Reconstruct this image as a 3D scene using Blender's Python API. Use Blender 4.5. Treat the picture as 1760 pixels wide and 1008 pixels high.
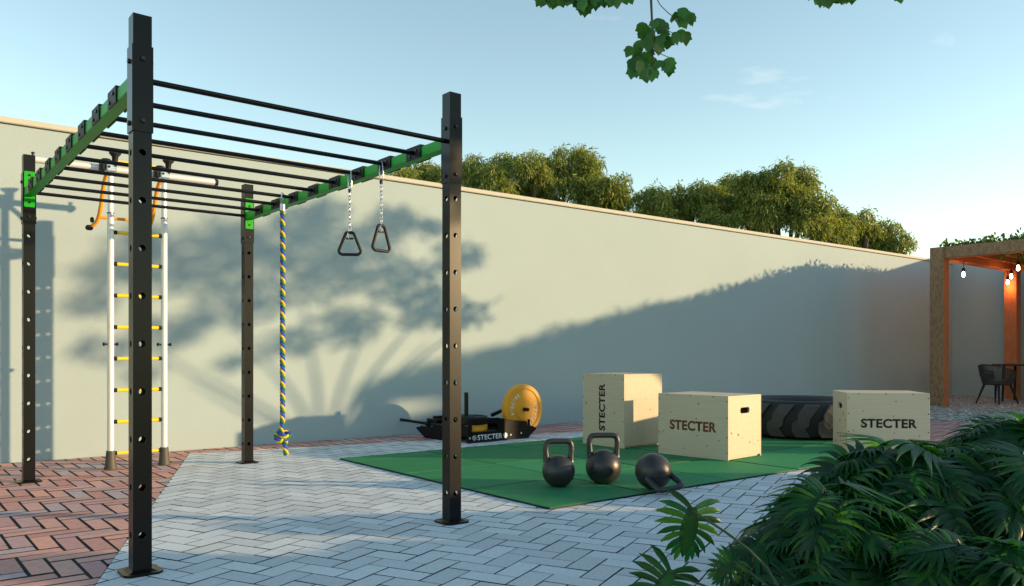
import bpy, bmesh, math, random
from mathutils import Vector, Matrix, Quaternion
R = math.radians
random.seed(7)
scene = bpy.context.scene
C = scene.collection
for o in list(bpy.data.objects): bpy.data.objects.remove(o)

# ------------------------------------------------------------------ camera
F, CX, HY, CAMZ = 1369.0, 880.0, 607.0, 1.0          # focal length and horizon of the 1760x1008 photograph
cam = bpy.data.cameras.new('camera'); cam_ob = bpy.data.objects.new('camera', cam); C.objects.link(cam_ob)
cam.sensor_width = 36; cam.lens = 28; cam.clip_end = 2000; cam.clip_start = 0.05
cam.shift_y = (HY - 504) / 1760
cam_ob.location = (0, 0, CAMZ); cam_ob.rotation_euler = (R(90), 0, 0)
scene.camera = cam_ob
scene.render.resolution_x = 1024; scene.render.resolution_y = 586

# ------------------------------------------------------------------ sun, sky, exposure
SLOPE, TAN = 0.078, 0.1555                           # shadows run (-1, SLOPE), dropping TAN per metre
to_sun = Vector((1, -SLOPE, TAN)).normalized()
SUN_EL = math.asin(to_sun.z); SUN_AZ = math.atan2(to_sun.x, to_sun.y)
sun = bpy.data.lights.new('sun', 'SUN'); sun_ob = bpy.data.objects.new('sun', sun); C.objects.link(sun_ob)
sun.energy = 2.85; sun.angle = R(0.75); sun.color = (1.0, 0.69, 0.36)
sun_ob.rotation_euler = to_sun.to_track_quat('Z', 'Y').to_euler(); sun_ob.location = (20, -2, 6)
W = bpy.data.worlds.new('World'); scene.world = W; W.use_nodes = True
wn, wl = W.node_tree.nodes, W.node_tree.links
bg = wn['Background']; sky = wn.new('ShaderNodeTexSky'); sky.sky_type = 'NISHITA'; sky.sun_disc = False
sky.sun_elevation = SUN_EL; sky.sun_rotation = SUN_AZ
sky.air_density = 1.0; sky.dust_density = 0.0; sky.ozone_density = 1.5; sky.altitude = 50
bg.inputs['Strength'].default_value = 0.15
tc = wn.new('ShaderNodeTexCoord'); mp = wn.new('ShaderNodeMapping'); mp.inputs['Scale'].default_value = (1, 1, 3.2); mp.inputs['Location'].default_value = (3.1, 1.7, 0.4)
cn = wn.new('ShaderNodeTexNoise'); cn.inputs['Scale'].default_value = 7.5; cn.inputs['Detail'].default_value = 5
cr = wn.new('ShaderNodeValToRGB'); cr.color_ramp.elements[0].position = 0.66; cr.color_ramp.elements[1].position = 0.82
cr.color_ramp.elements[1].color = (0.11, 0.11, 0.11, 1)
mx = wn.new('ShaderNodeMix'); mx.data_type = 'RGBA'
mx.inputs[7].default_value = (7.4, 6.2, 6.0, 1)
wl.new(tc.outputs['Generated'], mp.inputs[0]); wl.new(mp.outputs[0], cn.inputs['Vector']); wl.new(cn.outputs[0], cr.inputs[0])
wl.new(cr.outputs[0], mx.inputs[0]); wl.new(sky.outputs[0], mx.inputs[6]); 
tn = wn.new('ShaderNodeMix'); tn.data_type = 'RGBA'; tn.blend_type = 'MULTIPLY'; tn.inputs[0].default_value = 1.0; tn.inputs[7].default_value = (1.07, 0.985, 0.82, 1)
wl.new(mx.outputs[2], tn.inputs[6]); wl.new(tn.outputs[2], bg.inputs['Color'])
scene.view_settings.view_transform = 'Standard'; scene.view_settings.look = 'None'
scene.view_settings.gamma = 1; scene.view_settings.use_curve_mapping = False
scene.view_settings.exposure = 1.42

# ------------------------------------------------------------------ helpers
def px(x, y, Y): return Vector(((x - CX) * Y / F, Y, CAMZ + (HY - y) * Y / F))
def gp(x, y): return px(x, y, F * CAMZ / (y - HY))
def prop(o, label=None, cat=None, group=None, kind=None):
    if label: o['label'] = label
    if cat: o['category'] = cat
    if group: o['group'] = group
    if kind: o['kind'] = kind
    return o
def thing(name, label, cat, loc=(0, 0, 0), rz=0.0, group=None):
    o = bpy.data.objects.new(name, None); C.objects.link(o); o.empty_display_size = 0.1
    o.location = loc; o.rotation_euler = (0, 0, rz)
    return prop(o, label, cat, group)
def inst(name, mesh, parent=None, loc=(0, 0, 0), rot=(0, 0, 0), scale=(1, 1, 1)):
    o = bpy.data.objects.new(name, mesh); C.objects.link(o)
    o.parent = parent; o.location = loc; o.rotation_euler = rot; o.scale = scale
    return o
class MB:
    def __init__(s): s.v, s.f = [], []
    def add(s, vs, fs):
        n = len(s.v); s.v += [tuple(p) for p in vs]; s.f += [tuple(i + n for i in q) for q in fs]; return s
    def box(s, c, d, M=None, bev=0.0):
        x, y, z = d[0] / 2, d[1] / 2, d[2] / 2; c = Vector(c)
        if bev <= 0:
            vs = [Vector((a * x, b * y, e * z)) for e in (-1, 1) for b in (-1, 1) for a in (-1, 1)]
            fs = [(0, 2, 3, 1), (4, 5, 7, 6), (0, 1, 5, 4), (2, 6, 7, 3), (0, 4, 6, 2), (1, 3, 7, 5)]
        else:
            b_ = min(bev, x * .9, y * .9, z * .9); bm = bmesh.new(); bmesh.ops.create_cube(bm, size=1)
            for q in bm.verts: q.co = Vector((q.co.x * 2 * x, q.co.y * 2 * y, q.co.z * 2 * z))
            bmesh.ops.bevel(bm, geom=bm.edges[:], offset=b_, segments=1, affect='EDGES')
            bm.verts.index_update(); vs = [q.co.copy() for q in bm.verts]; fs = [[q.index for q in f.verts] for f in bm.faces]; bm.free()
        if M: vs = [M @ q for q in vs]
        return s.add([q + c for q in vs], fs)
    def tube(s, pts, r, n=10, cap=True, closed=False, flat=None):
        pts = [Vector(p) for p in pts]; N = len(pts); rs = r if isinstance(r, (list, tuple)) else [r] * N
        up = None; rings = []
        for i, p in enumerate(pts):
            a = pts[i - 1] if (i or closed) else p; b = pts[(i + 1) % N] if (i < N - 1 or closed) else p
            t = (b - a).normalized()
            if up is None:
                up = t.orthogonal().normalized() if flat is None else Vector(flat)
            up = (up - t * up.dot(t)).normalized(); w = t.cross(up)
            rings.append([p + (up * math.cos(k * 2 * math.pi / n) + w * math.sin(k * 2 * math.pi / n)) * rs[i] for k in range(n)])
        vs = [q for rg in rings for q in rg]; fs = []
        for i in range(N if closed else N - 1):
            j = (i + 1) % N
            for k in range(n): fs.append((i * n + k, i * n + (k + 1) % n, j * n + (k + 1) % n, j * n + k))
        if cap and not closed: fs += [tuple(range(n - 1, -1, -1)), tuple((N - 1) * n + k for k in range(n))]
        return s.add(vs, fs)
    def lathe(s, prof, n=24, M=None, closed=False):
        vs = []; m = len(prof)
        for k in range(n):
            a = 2 * math.pi * k / n
            vs += [Vector((r * math.cos(a), r * math.sin(a), z)) for r, z in prof]
        fs = []
        for k in range(n):
            j = (k + 1) % n
            for i in range(m if closed else m - 1):
                i2 = (i + 1) % m; fs.append((k * m + i, j * m + i, j * m + i2, k * m + i2))
        if M: vs = [M @ q for q in vs]
        return s.add(vs, fs)
    def prism(s, poly, z0, z1, M=None):
        n = len(poly); vs = [Vector((p[0], p[1], z0)) for p in poly] + [Vector((p[0], p[1], z1)) for p in poly]
        fs = [tuple(range(n - 1, -1, -1)), tuple(range(n, 2 * n))] + [(i, (i + 1) % n, n + (i + 1) % n, n + i) for i in range(n)]
        if M: vs = [M @ q for q in vs]
        return s.add(vs, fs)
    def mesh(s, name, mat, smooth=False):
        me = bpy.data.meshes.new(name); me.from_pydata(s.v, [], s.f); me.validate(); me.update()
        if mat: me.materials.append(mat)
        if smooth:
            me.shade_smooth()
            if smooth != 'all': me.set_sharp_from_angle(angle=R(40 if smooth is True else smooth))
        return me
    def build(s, name, mat, parent=None, smooth=False, loc=(0, 0, 0), rot=(0, 0, 0)):
        return inst(name, s.mesh(name, mat, smooth), parent, loc, rot)
def catmull(P, k=6):
    P = [Vector(p) for p in P]; out = []
    for i in range(len(P) - 1):
        a, b, c, d = P[max(i - 1, 0)], P[i], P[i + 1], P[min(i + 2, len(P) - 1)]
        for j in range(k):
            t = j / k
            out.append(0.5 * (2 * b + (c - a) * t + (2 * a - 5 * b + 4 * c - d) * t * t + (3 * b - a - 3 * c + d) * t ** 3))
    return out + [P[-1]]
def clip(poly, p, n):                                 # keep the side where (q-p).n <= 0
    out = []
    for i in range(len(poly)):
        a, b = poly[i], poly[(i + 1) % len(poly)]
        da = (a[0] - p[0]) * n[0] + (a[1] - p[1]) * n[1]; db = (b[0] - p[0]) * n[0] + (b[1] - p[1]) * n[1]
        if da <= 0: out.append(a)
        if (da < 0 < db) or (db < 0 < da):
            t = da / (da - db); out.append((a[0] + (b[0] - a[0]) * t, a[1] + (b[1] - a[1]) * t))
    return out
def area(p): return 0.5 * sum(p[i][0] * p[(i + 1) % len(p)][1] - p[(i + 1) % len(p)][0] * p[i][1] for i in range(len(p)))
def rounded(w, h, r, n=4):
    pts = []
    for cx, cy, a0 in ((w / 2 - r, h / 2 - r, 0), (-w / 2 + r, h / 2 - r, 90), (-w / 2 + r, -h / 2 + r, 180), (w / 2 - r, -h / 2 + r, 270)):
        for k in range(n + 1):
            a = R(a0 + 90 * k / n); pts.append((cx + r * math.cos(a), cy + r * math.sin(a)))
    return pts

# ------------------------------------------------------------------ materials
def mat(name, col, rough=0.6, metal=0.0, var=0.0, vscale=8.0, bump=0.0, bscale=60.0, col2=None, island=0.0, spec=0.5, trans=0.0, stretch=None, coat=0.0, sharp=None, pal=None, tval=1.9):
    m = bpy.data.materials.new(name); m.use_nodes = True; N, L = m.node_tree.nodes, m.node_tree.links
    b = N['Principled BSDF']; b.inputs['Roughness'].default_value = rough; b.inputs['Metallic'].default_value = metal
    b.inputs['Specular IOR Level'].default_value = spec; b.inputs['Coat Weight'].default_value = coat
    rgb = N.new('ShaderNodeRGB'); rgb.outputs[0].default_value = (*col, 1); cur = rgb.outputs[0]
    t = N.new('ShaderNodeTexCoord'); vec = t.outputs['Object']
    if stretch:
        mp = N.new('ShaderNodeMapping'); mp.inputs['Scale'].default_value = stretch; L.new(vec, mp.inputs[0]); vec = mp.outputs[0]
    if pal or island:
        oi = N.new('ShaderNodeObjectInfo'); ge = N.new('ShaderNodeNewGeometry')
        ad = N.new('ShaderNodeMath'); ad.operation = 'ADD'; fr = N.new('ShaderNodeMath'); fr.operation = 'FRACT'
        L.new(oi.outputs['Random'], ad.inputs[0]); L.new(ge.outputs['Random Per Island'], ad.inputs[1]); L.new(ad.outputs[0], fr.inputs[0]); rnd = fr.outputs[0]
    if pal:
        rp = N.new('ShaderNodeValToRGB'); rp.color_ramp.interpolation = 'CONSTANT'; e = rp.color_ramp.elements
        while len(e) < len(pal): e.new(0.5)
        for i, c in enumerate(pal): e[i].position = i / len(pal); e[i].color = (*c, 1)
        L.new(rnd, rp.inputs[0]); cur = rp.outputs[0]
    def mul(a, fac_sock, lo, hi):
        mr = N.new('ShaderNodeMapRange'); mr.inputs[3].default_value = lo; mr.inputs[4].default_value = hi; L.new(fac_sock, mr.inputs[0])
        vm = N.new('ShaderNodeVectorMath'); vm.operation = 'SCALE'; L.new(a, vm.inputs[0]); L.new(mr.outputs[0], vm.inputs['Scale']); return vm.outputs[0]
    nz = None
    if var or col2:
        nz = N.new('ShaderNodeTexNoise'); nz.inputs['Scale'].default_value = vscale; nz.inputs['Detail'].default_value = 6; nz.inputs['Roughness'].default_value = 0.65
        L.new(vec, nz.inputs['Vector'])
        if col2:
            r2 = N.new('ShaderNodeMapRange'); lo, hi = sharp or (0.35, 0.65); r2.inputs[1].default_value = lo; r2.inputs[2].default_value = hi; L.new(nz.outputs[0], r2.inputs[0])
            mx = N.new('ShaderNodeMix'); mx.data_type = 'RGBA'; mx.inputs[7].default_value = (*col2, 1); L.new(r2.outputs[0], mx.inputs[0]); L.new(cur, mx.inputs[6]); cur = mx.outputs[2]
        if var: cur = mul(cur, nz.outputs[0], 1 - var * 1.6, 1 + var * 1.6)
    if island: cur = mul(cur, rnd, 1 - island, 1 + island)
    L.new(cur, b.inputs['Base Color'])
    if bump:
        n2 = N.new('ShaderNodeTexNoise'); n2.inputs['Scale'].default_value = bscale; n2.inputs['Detail'].default_value = 4; L.new(vec, n2.inputs['Vector'])
        bp = N.new('ShaderNodeBump'); bp.inputs['Strength'].default_value = bump; bp.inputs['Distance'].default_value = 0.01
        L.new(n2.outputs[0], bp.inputs['Height']); L.new(bp.outputs[0], b.inputs['Normal'])
    if trans:
        tl = N.new('ShaderNodeBsdfTranslucent'); ms = N.new('ShaderNodeMixShader'); ms.inputs[0].default_value = trans
        out = N['Material Output']
        hs = N.new('ShaderNodeHueSaturation'); hs.inputs['Hue'].default_value = 0.475; hs.inputs['Value'].default_value = tval; hs.inputs['Saturation'].default_value = 1.1
        L.new(cur, hs.inputs['Color']); L.new(hs.outputs[0], tl.inputs[0])
        L.new(b.outputs[0], ms.inputs[1]); L.new(tl.outputs[0], ms.inputs[2]); L.new(ms.outputs[0], out.inputs[0])
    return m
def emit(name, col, s):
    m = bpy.data.materials.new(name); m.use_nodes = True; N = m.node_tree.nodes; b = N['Principled BSDF']
    b.inputs['Base Color'].default_value = (*col, 1); b.inputs['Emission Color'].default_value = (*col, 1); b.inputs['Emission Strength'].default_value = s; return m
M = {}
M['plaster'] = mat('cream_plaster', (0.325, 0.405, 0.43), 0.9, var=0.045, vscale=0.8, bump=0.12, bscale=45, spec=0.2)
M['coping'] = mat('coping', (0.46, 0.45, 0.39), 0.85, var=0.06, vscale=6, spec=0.2)
M['soil'] = mat('soil', (0.035, 0.026, 0.02), 0.95, var=0.3, vscale=14, bump=0.8, bscale=30)
M['ground'] = mat('ground_earth', (0.12, 0.11, 0.08), 0.95, var=0.2, vscale=0.5)
M['bed'] = mat('joint_sand', (0.028, 0.033, 0.038), 0.95, var=0.2, vscale=30)
M['paver'] = mat('grey_paver', (0.60, 0.645, 0.685), 0.8, var=0.2, vscale=45, bump=0.5, bscale=120, island=0.13, spec=0.3)
M['brick'] = mat('red_paver', (0.33, 0.15, 0.12), 0.75, var=0.2, vscale=22, bump=0.5, bscale=80, island=0.12, spec=0.35,
                 pal=[(0.60, 0.315, 0.275), (0.55, 0.285, 0.255), (0.64, 0.355, 0.30), (0.50, 0.28, 0.28), (0.59, 0.335, 0.29), (0.47, 0.30, 0.31), (0.62, 0.325, 0.275), (0.41, 0.33, 0.36)])
M['gravel'] = mat('gravel', (0.36, 0.35, 0.34), 0.9, var=0.3, vscale=22, bump=1.0, bscale=26, island=0.35)
M['black'] = mat('black_powder_coat', (0.0045, 0.0045, 0.005), 0.29, spec=0.24)
M['blackmat'] = mat('black_matt', (0.008, 0.008, 0.009), 0.55, spec=0.3)
M['green'] = mat('green_paint', (0.006, 0.33, 0.010), 0.45, spec=0.25, var=0.05, vscale=6)
M['bolt'] = mat('bolt_steel', (0.04, 0.04, 0.045), 0.35, metal=0.8)
M['steel'] = mat('zinc_steel', (0.55, 0.58, 0.62), 0.3, metal=0.9, var=0.1, vscale=40)
M['alu'] = mat('white_aluminium', (0.70, 0.71, 0.72), 0.38, metal=0.25, var=0.03, vscale=20)
M['yellow'] = mat('yellow_rung', (0.80, 0.56, 0.01), 0.45)
M['orange'] = mat('orange_tube', (0.72, 0.30, 0.012), 0.45)
M['rubberfoot'] = mat('olive_rubber', (0.055, 0.05, 0.035), 0.6)
M['matgreen'] = mat('green_rubber', (0.028, 0.225, 0.09), 0.72, var=0.12, vscale=3.5, bump=0.4, bscale=220, island=0.17, spec=0.2)
M['plate'] = mat('amber_plate', (0.78, 0.33, 0.012), 0.5, var=0.03, vscale=9)
M['white'] = mat('white_print', (0.75, 0.77, 0.78), 0.6)
M['iron'] = mat('cast_iron', (0.022, 0.023, 0.026), 0.38, var=0.18, vscale=25, bump=0.15, bscale=90)
M['ply'] = mat('birch_plywood', (0.57, 0.495, 0.38), 0.65, col2=(0.45, 0.365, 0.255), vscale=5, stretch=(0.9, 7, 16), var=0.08, sharp=(0.42, 0.8), spec=0.25, bump=0.03, bscale=60)
M['plyedge'] = mat('plywood_edge', (0.46, 0.31, 0.17), 0.75, col2=(0.3, 0.19, 0.10), vscale=12, stretch=(1, 1, 14))
M['knot'] = mat('wood_knot', (0.22, 0.12, 0.06), 0.7)
M['screw'] = mat('screw_head', (0.05, 0.045, 0.04), 0.4, metal=0.6)
M['cut'] = mat('stencil_recess_shade', (0.018, 0.016, 0.014), 0.9)  # flat dark colour stands in for the shade inside the cut letters
M['cutred'] = mat('stencil_lit_recess', (0.15, 0.045, 0.02), 0.9)  # painted as the lit wood seen inside the cut letters
M['tyre'] = mat('tyre_rubber', (0.007, 0.007, 0.008), 0.65, var=0.2, vscale=14, bump=0.2, bscale=60)
M['lug'] = mat('tread_rubber', (0.05, 0.047, 0.047), 0.6, var=0.2, vscale=10, bump=0.15, bscale=70)
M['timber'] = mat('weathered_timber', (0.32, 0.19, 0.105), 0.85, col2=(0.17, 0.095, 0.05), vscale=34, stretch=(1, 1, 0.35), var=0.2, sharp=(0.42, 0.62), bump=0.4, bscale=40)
M['timber_lit'] = mat('lamp_lit_timber', (0.44, 0.17, 0.07), 0.8, col2=(0.30, 0.11, 0.045), vscale=14, stretch=(1, 1, 0.4), var=0.15)  # orange glow of the bulbs painted into the wood colour
M['rattan'] = mat('charcoal_cord', (0.035, 0.036, 0.04), 0.7)
M['tabletop'] = mat('dark_table', (0.022, 0.016, 0.014), 0.5)
M['cushion'] = mat('pale_cushion', (0.5, 0.47, 0.42), 0.9)
M['cord'] = mat('cable', (0.01, 0.01, 0.01), 0.6)
M['glow'] = emit('lit_bulb', (1.0, 0.55, 0.25), 14)
M['blue'] = mat('blue_strand', (0.012, 0.05, 0.55), 0.6, bump=0.5, bscale=150)
M['ropeyel'] = mat('yellow_strand', (0.66, 0.46, 0.012), 0.6, bump=0.5, bscale=150)
M['ropegrn'] = mat('green_strand', (0.01, 0.15, 0.03), 0.6, bump=0.5, bscale=150)
M['bark'] = mat('bark', (0.10, 0.075, 0.055), 0.9, var=0.3, vscale=12, bump=0.8, bscale=25)
M['stem'] = mat('green_stem', (0.015, 0.04, 0.01), 0.5)
M['philo'] = mat('split_leaf', (0.009, 0.055, 0.017), 0.36, var=0.25, vscale=7, island=0.35, trans=0.36, spec=0.32, tval=3.2,
                 pal=[(0.006, 0.048, 0.011), (0.009, 0.066, 0.012), (0.022, 0.095, 0.011), (0.006, 0.058, 0.018), (0.004, 0.036, 0.009)])
M['leafy'] = mat('broad_leaf', (0.03, 0.13, 0.02), 0.45, var=0.15, vscale=20, island=0.3, trans=0.3)
M['willow'] = mat('willow_leaf', (0.10, 0.115, 0.022), 0.6, island=0.5, trans=0.3,
                  pal=[(0.23, 0.275, 0.05), (0.14, 0.20, 0.042), (0.29, 0.31, 0.062), (0.085, 0.14, 0.032), (0.20, 0.245, 0.045)])
M['ivy'] = mat('ivy_leaf', (0.05, 0.12, 0.02), 0.6, island=0.5, trans=0.25)

# ------------------------------------------------------------------ setting: axes, ground, paving
WA = R(37.6); U = Vector((math.cos(WA), math.sin(WA), 0)); V = Vector((-math.sin(WA), math.cos(WA), 0))
W0 = Vector((-4.631, 7.205, 0)); WALL_H = 3.126
g = MB().add([(-400, -400, -0.09), (400, -400, -0.09), (400, 900, -0.09), (-400, 900, -0.09)], [(0, 1, 2, 3)])
prop(g.build('ground', M['ground']), kind='structure')

GREY = [(-0.4, -1.0), (5.5, -1.0), (4.95, 8.3), (2.2, 10.85), (-3.208, 7.913)]
GRAVEL_P, GRAVEL_D = Vector((6.27, 11.9)), Vector((0.36, -0.93)).normalized()
GRAVEL_N = (-GRAVEL_D.y, GRAVEL_D.x)                  # points to the gravel side (+x)
if GRAVEL_N[0] < 0: GRAVEL_N = (-GRAVEL_N[0], -GRAVEL_N[1])
WALL_N = (V.x, V.y)
WALL_EDGE = W0 - V * 0.004
BED_POLY = [(1.12, -1.0), (1.08, 3.1), (1.7, 3.75), (3.0, 4.9), (5.6, 7.2), (8, 7.2), (8, -1)]
MATC = Vector((0.240, 5.06, 0)); MA = R(37.8); MU = Vector((math.cos(MA), math.sin(MA), 0)); MV = Vector((-math.sin(MA), math.cos(MA), 0))
def in_convex(p, poly):
    for i in range(len(poly)):
        a, b = poly[i], poly[(i + 1) % len(poly)]
        if (b[0] - a[0]) * (p[1] - a[1]) - (b[1] - a[1]) * (p[0] - a[0]) < 0: return False
    return True
def screen(p):
    return (CX + p[0] / p[1] * F, HY + CAMZ / p[1] * F) if p[1] > 0.3 else (-9999, 9999)
def herringbone(ang, L, w, x0, x1, y0, y1, org=(0, 0)):
    ca, sa = math.cos(ang), math.sin(ang); out = []
    n = 90
    for m in range(-n, n):
        for k in range(-3 * n, 3 * n):
            bx, by = k * w + m * L, k * w - m * L
            wx, wy = org[0] + ca * bx - sa * by, org[1] + sa * bx + ca * by
            if x0 < wx < x1 and y0 < wy < y1:
                out.append(((bx, by, w, L))); out.append((bx + w, by, L, w))
    res = []
    for bx, by, a, b in out:
        c = (bx + a / 2, by + b / 2)
        res.append((org[0] + ca * c[0] - sa * c[1], org[1] + sa * c[0] + ca * c[1], a, b))
    return res
def brick_geo(poly, h, ch, mb, z=0.0):
    """prism of a convex CCW outline with a chamfered top edge"""
    n = len(poly); cx = sum(p[0] for p in poly) / n; cy = sum(p[1] for p in poly) / n
    def ins(d):
        out = []
        for i in range(n):
            a, b, c = poly[i - 1], poly[i], poly[(i + 1) % n]
            v1 = Vector((b[0] - a[0], b[1] - a[1])); v2 = Vector((c[0] - b[0], c[1] - b[1]))
            if v1.length < 1e-6 or v2.length < 1e-6: out.append(b); continue
            v1.normalize(); v2.normalize(); n1 = Vector((-v1.y, v1.x)); n2 = Vector((-v2.y, v2.x)); q = 1 + n1.dot(n2)
            s = (n1 + n2) * (d / max(q, 0.25)); out.append((b[0] + s.x, b[1] + s.y))
        return out
    t = ins(ch)
    vs = [(p[0], p[1], z - h) for p in poly] + [(p[0], p[1], z - ch * 0.8) for p in poly] + [(p[0], p[1], z) for p in t]
    fs = [(i, (i + 1) % n, n + (i + 1) % n, n + i) for i in range(n)] + [(n + i, n + (i + 1) % n, 2 * n + (i + 1) % n, 2 * n + i) for i in range(n)] + [tuple(range(2 * n, 3 * n))]
    mb.add(vs, fs)
def pave(name, ang, L, w, gap, m, region, test, splits, part, stuffname, bedpoly, label_bed, ch, h=0.05, org=(0, 0)):
    bed = MB().prism(bedpoly, -0.06, -0.006).build(name, M['bed']); prop(bed, kind='structure')
    rng = random.Random(3); cand = []
    for x, y, a, b in herringbone(ang, L, w, *region, org=org):
        ca, sa = math.cos(ang), math.sin(ang); hx, hy = a / 2 - gap / 2, b / 2 - gap / 2
        poly = [(x + ca * p - sa * q, y + sa * p + ca * q) for p, q in ((-hx, -hy), (hx, -hy), (hx, hy), (-hx, hy))]
        full = True
        for pc in splits(poly):
            if len(pc) < 3 or abs(area(pc)) < 2.5e-4: continue
            full = pc is poly
            c = (sum(p[0] for p in pc) / len(pc), sum(p[1] for p in pc) / len(pc))
            if not test(c): continue
            s = [screen(p) for p in pc]; sc = screen(c)
            vis = -30 < sc[0] < 1790 and 600 < sc[1] < 1040
            q = Vector((c[0], c[1], 0)) - MATC
            if -0.1 < q.dot(MU) < 5.1 and -0.1 < q.dot(MV) < 2.95: vis = False
            if in_convex(c, BED_POLY[:3] + BED_POLY[-1:]): vis = False
            cand.append((abs(area(s)) if vis else 0, pc, full, (x, y), (a, b)))
    cand.sort(key=lambda t: -t[0]); shared = {}; rest = MB()
    def dirty(me):
        me.materials.append(M['bed'])
        for p_ in me.polygons:
            if p_.normal.z < 0.85: p_.material_index = 1
        return me
    for i, (ar, pc, full, c, ab) in enumerate(cand):
        dz = rng.uniform(-1, 1) * gap * 0.16; tx, ty = rng.gauss(0, 0.0035), rng.gauss(0, 0.0035)
        if i < 295 and ar > 0:
            if full:
                key = (round(ab[0], 3), rng.randrange(3))
                if key not in shared:
                    hx, hy = ab[0] / 2 - gap / 2, ab[1] / 2 - gap / 2; mb = MB()
                    j = [rng.uniform(-0.002, 0.002) for _ in range(8)]
                    brick_geo([(-hx + j[0], -hy + j[1]), (hx + j[2], -hy + j[3]), (hx + j[4], hy + j[5]), (-hx + j[6], hy + j[7])], h, ch, mb)
                    shared[key] = dirty(mb.mesh(part, m))
                inst(part, shared[key], bed, (c[0], c[1], dz), (tx, ty, ang))
            else:
                mb = MB(); brick_geo([(p[0] - c[0], p[1] - c[1]) for p in pc], h, ch, mb); inst(part, dirty(mb.mesh(part, m)), bed, (c[0], c[1], dz))
        else:
            n0 = len(rest.v); brick_geo(pc, h, ch, rest, dz)
            for k in range(n0, len(rest.v)):
                v = rest.v[k]; rest.v[k] = (v[0], v[1], v[2] + (v[0] - c[0]) * tx + (v[1] - c[1]) * ty)
    far = rest.build(stuffname, m, bed); dirty(far.data); prop(far, kind='stuff')
    return bed
def grey_split(poly):
    if all(in_convex(p, GREY) for p in poly): return [poly]
    q = poly
    for i in range(len(GREY)):
        a, b = GREY[i], GREY[(i + 1) % len(GREY)]; e = (b[0] - a[0], b[1] - a[1]); q = clip(q, a, (e[1], -e[0]))
        if len(q) < 3: return []
    return [q]
def red_split(poly):
    p0 = poly
    if any((p[0] - WALL_EDGE.x) * WALL_N[0] + (p[1] - WALL_EDGE.y) * WALL_N[1] > 0 for p in poly): p0 = clip(p0, WALL_EDGE, WALL_N)
    if len(p0) < 3: return []
    if any((p[0] - GRAVEL_P.x) * GRAVEL_N[0] + (p[1] - GRAVEL_P.y) * GRAVEL_N[1] > 0 for p in p0): p0 = clip(p0, GRAVEL_P, GRAVEL_N)
    if len(p0) < 3: return []
    inside = [in_convex(p, GREY) for p in p0]
    if not any(inside):
        q = grey_split(p0)
        if not q or abs(area(q[0])) < 1e-4: return [p0]
    out = []; cur = p0
    for i in range(len(GREY)):
        a, b = GREY[i], GREY[(i + 1) % len(GREY)]; e = (b[0] - a[0], b[1] - a[1])
        o = clip(cur, a, (-e[1], e[0]))
        if len(o) >= 3: out.append(o)
        cur = clip(cur, a, (e[1], -e[0]))
        if len(cur) < 3: break
    return out
pave('pavement', R(63), 0.244, 0.122, 0.0068, M['paver'], (-3.6, 5.6, 1.2, 11.2), lambda c: c[1] > 1.2, grey_split, 'paver', 'far_pavers',
     GREY, None, 0.0008)
REDBED = [(-9, -1), (8, -1), (8, 8), (11, 19), (9.2, 17.9), (-9, 3.9)]
REDBED = [(-9, -1.0), (-0.42, -1.0), (-3.22, 7.92), (2.2, 10.87), (4.97, 8.31), (5.52, -1), (9, -1), (9, 17.6), tuple((W0 - V * 0.005 + U * -5.5)[:2])]
pave('brick_path', R(39 - 90), 0.32, 0.105, 0.0105, M['brick'], (-7.5, 9.0, 1.6, 17), lambda c: (c[1] > 1.6 and c[0] < 8.5 and (c[0] < 1 or c[1] > 7)), red_split, 'brick', 'far_bricks',
     [(-9, -1.0), (-0.42, -1.0), (-3.22, 7.92), (2.2, 10.87), (4.97, 8.31), (5.52, -1.0), (9.0, -1.0), (9.0, 17.5), tuple((W0 - V * 0.006 + U * -5.4)[:2])], None, 0.003)
# gravel under the pergola
GA = GRAVEL_P - GRAVEL_D * 4; GB = GRAVEL_P + GRAVEL_D * 12
gv = MB().prism([tuple(GA), tuple(GB), (26, -4), (34, 34)], -0.05, -0.003).build('gravel_bed', M['gravel']); prop(gv, kind='structure')
rng = random.Random(5); pb = MB()
OCT = [(1, 0, 0), (0, 1, 0), (-1, 0, 0), (0, -1, 0), (0, 0, 1), (0, 0, -1)]; OF = [(0, 1, 4), (1, 2, 4), (2, 3, 4), (3, 0, 4), (1, 0, 5), (2, 1, 5), (3, 2, 5), (0, 3, 5)]
for _ in range(16000):
    x = rng.uniform(5.8, 13); y = rng.uniform(9.5, 19)
    s = (Vector((x, y)) - GRAVEL_P).dot(Vector(GRAVEL_N))
    if s < 0.01 or x / y > 0.68 or (Vector((x, y, 0)) - W0).dot(V) > -0.02: continue
    if rng.random() > math.exp(-s / 2.2) + 0.25: continue
    r = rng.uniform(0.012, 0.03); a = rng.uniform(0, 6.28); ca, sa = math.cos(a), math.sin(a); sx, sy = rng.uniform(.8, 1.5), rng.uniform(.7, 1)
    pb.add([(x + (p[0] * sx * ca - p[1] * sy * sa) * r, y + (p[0] * sx * sa + p[1] * sy * ca) * r, r * 0.35 + p[2] * r * 0.7) for p in OCT], OF)
prop(pb.build('gravel', M['gravel']), 'loose grey gravel spread under the timber pergola', 'gravel', kind='stuff')
bd = MB().prism(BED_POLY, -0.02, 0.008).build('planting_bed', M['soil']); prop(bd, kind='structure')

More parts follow.
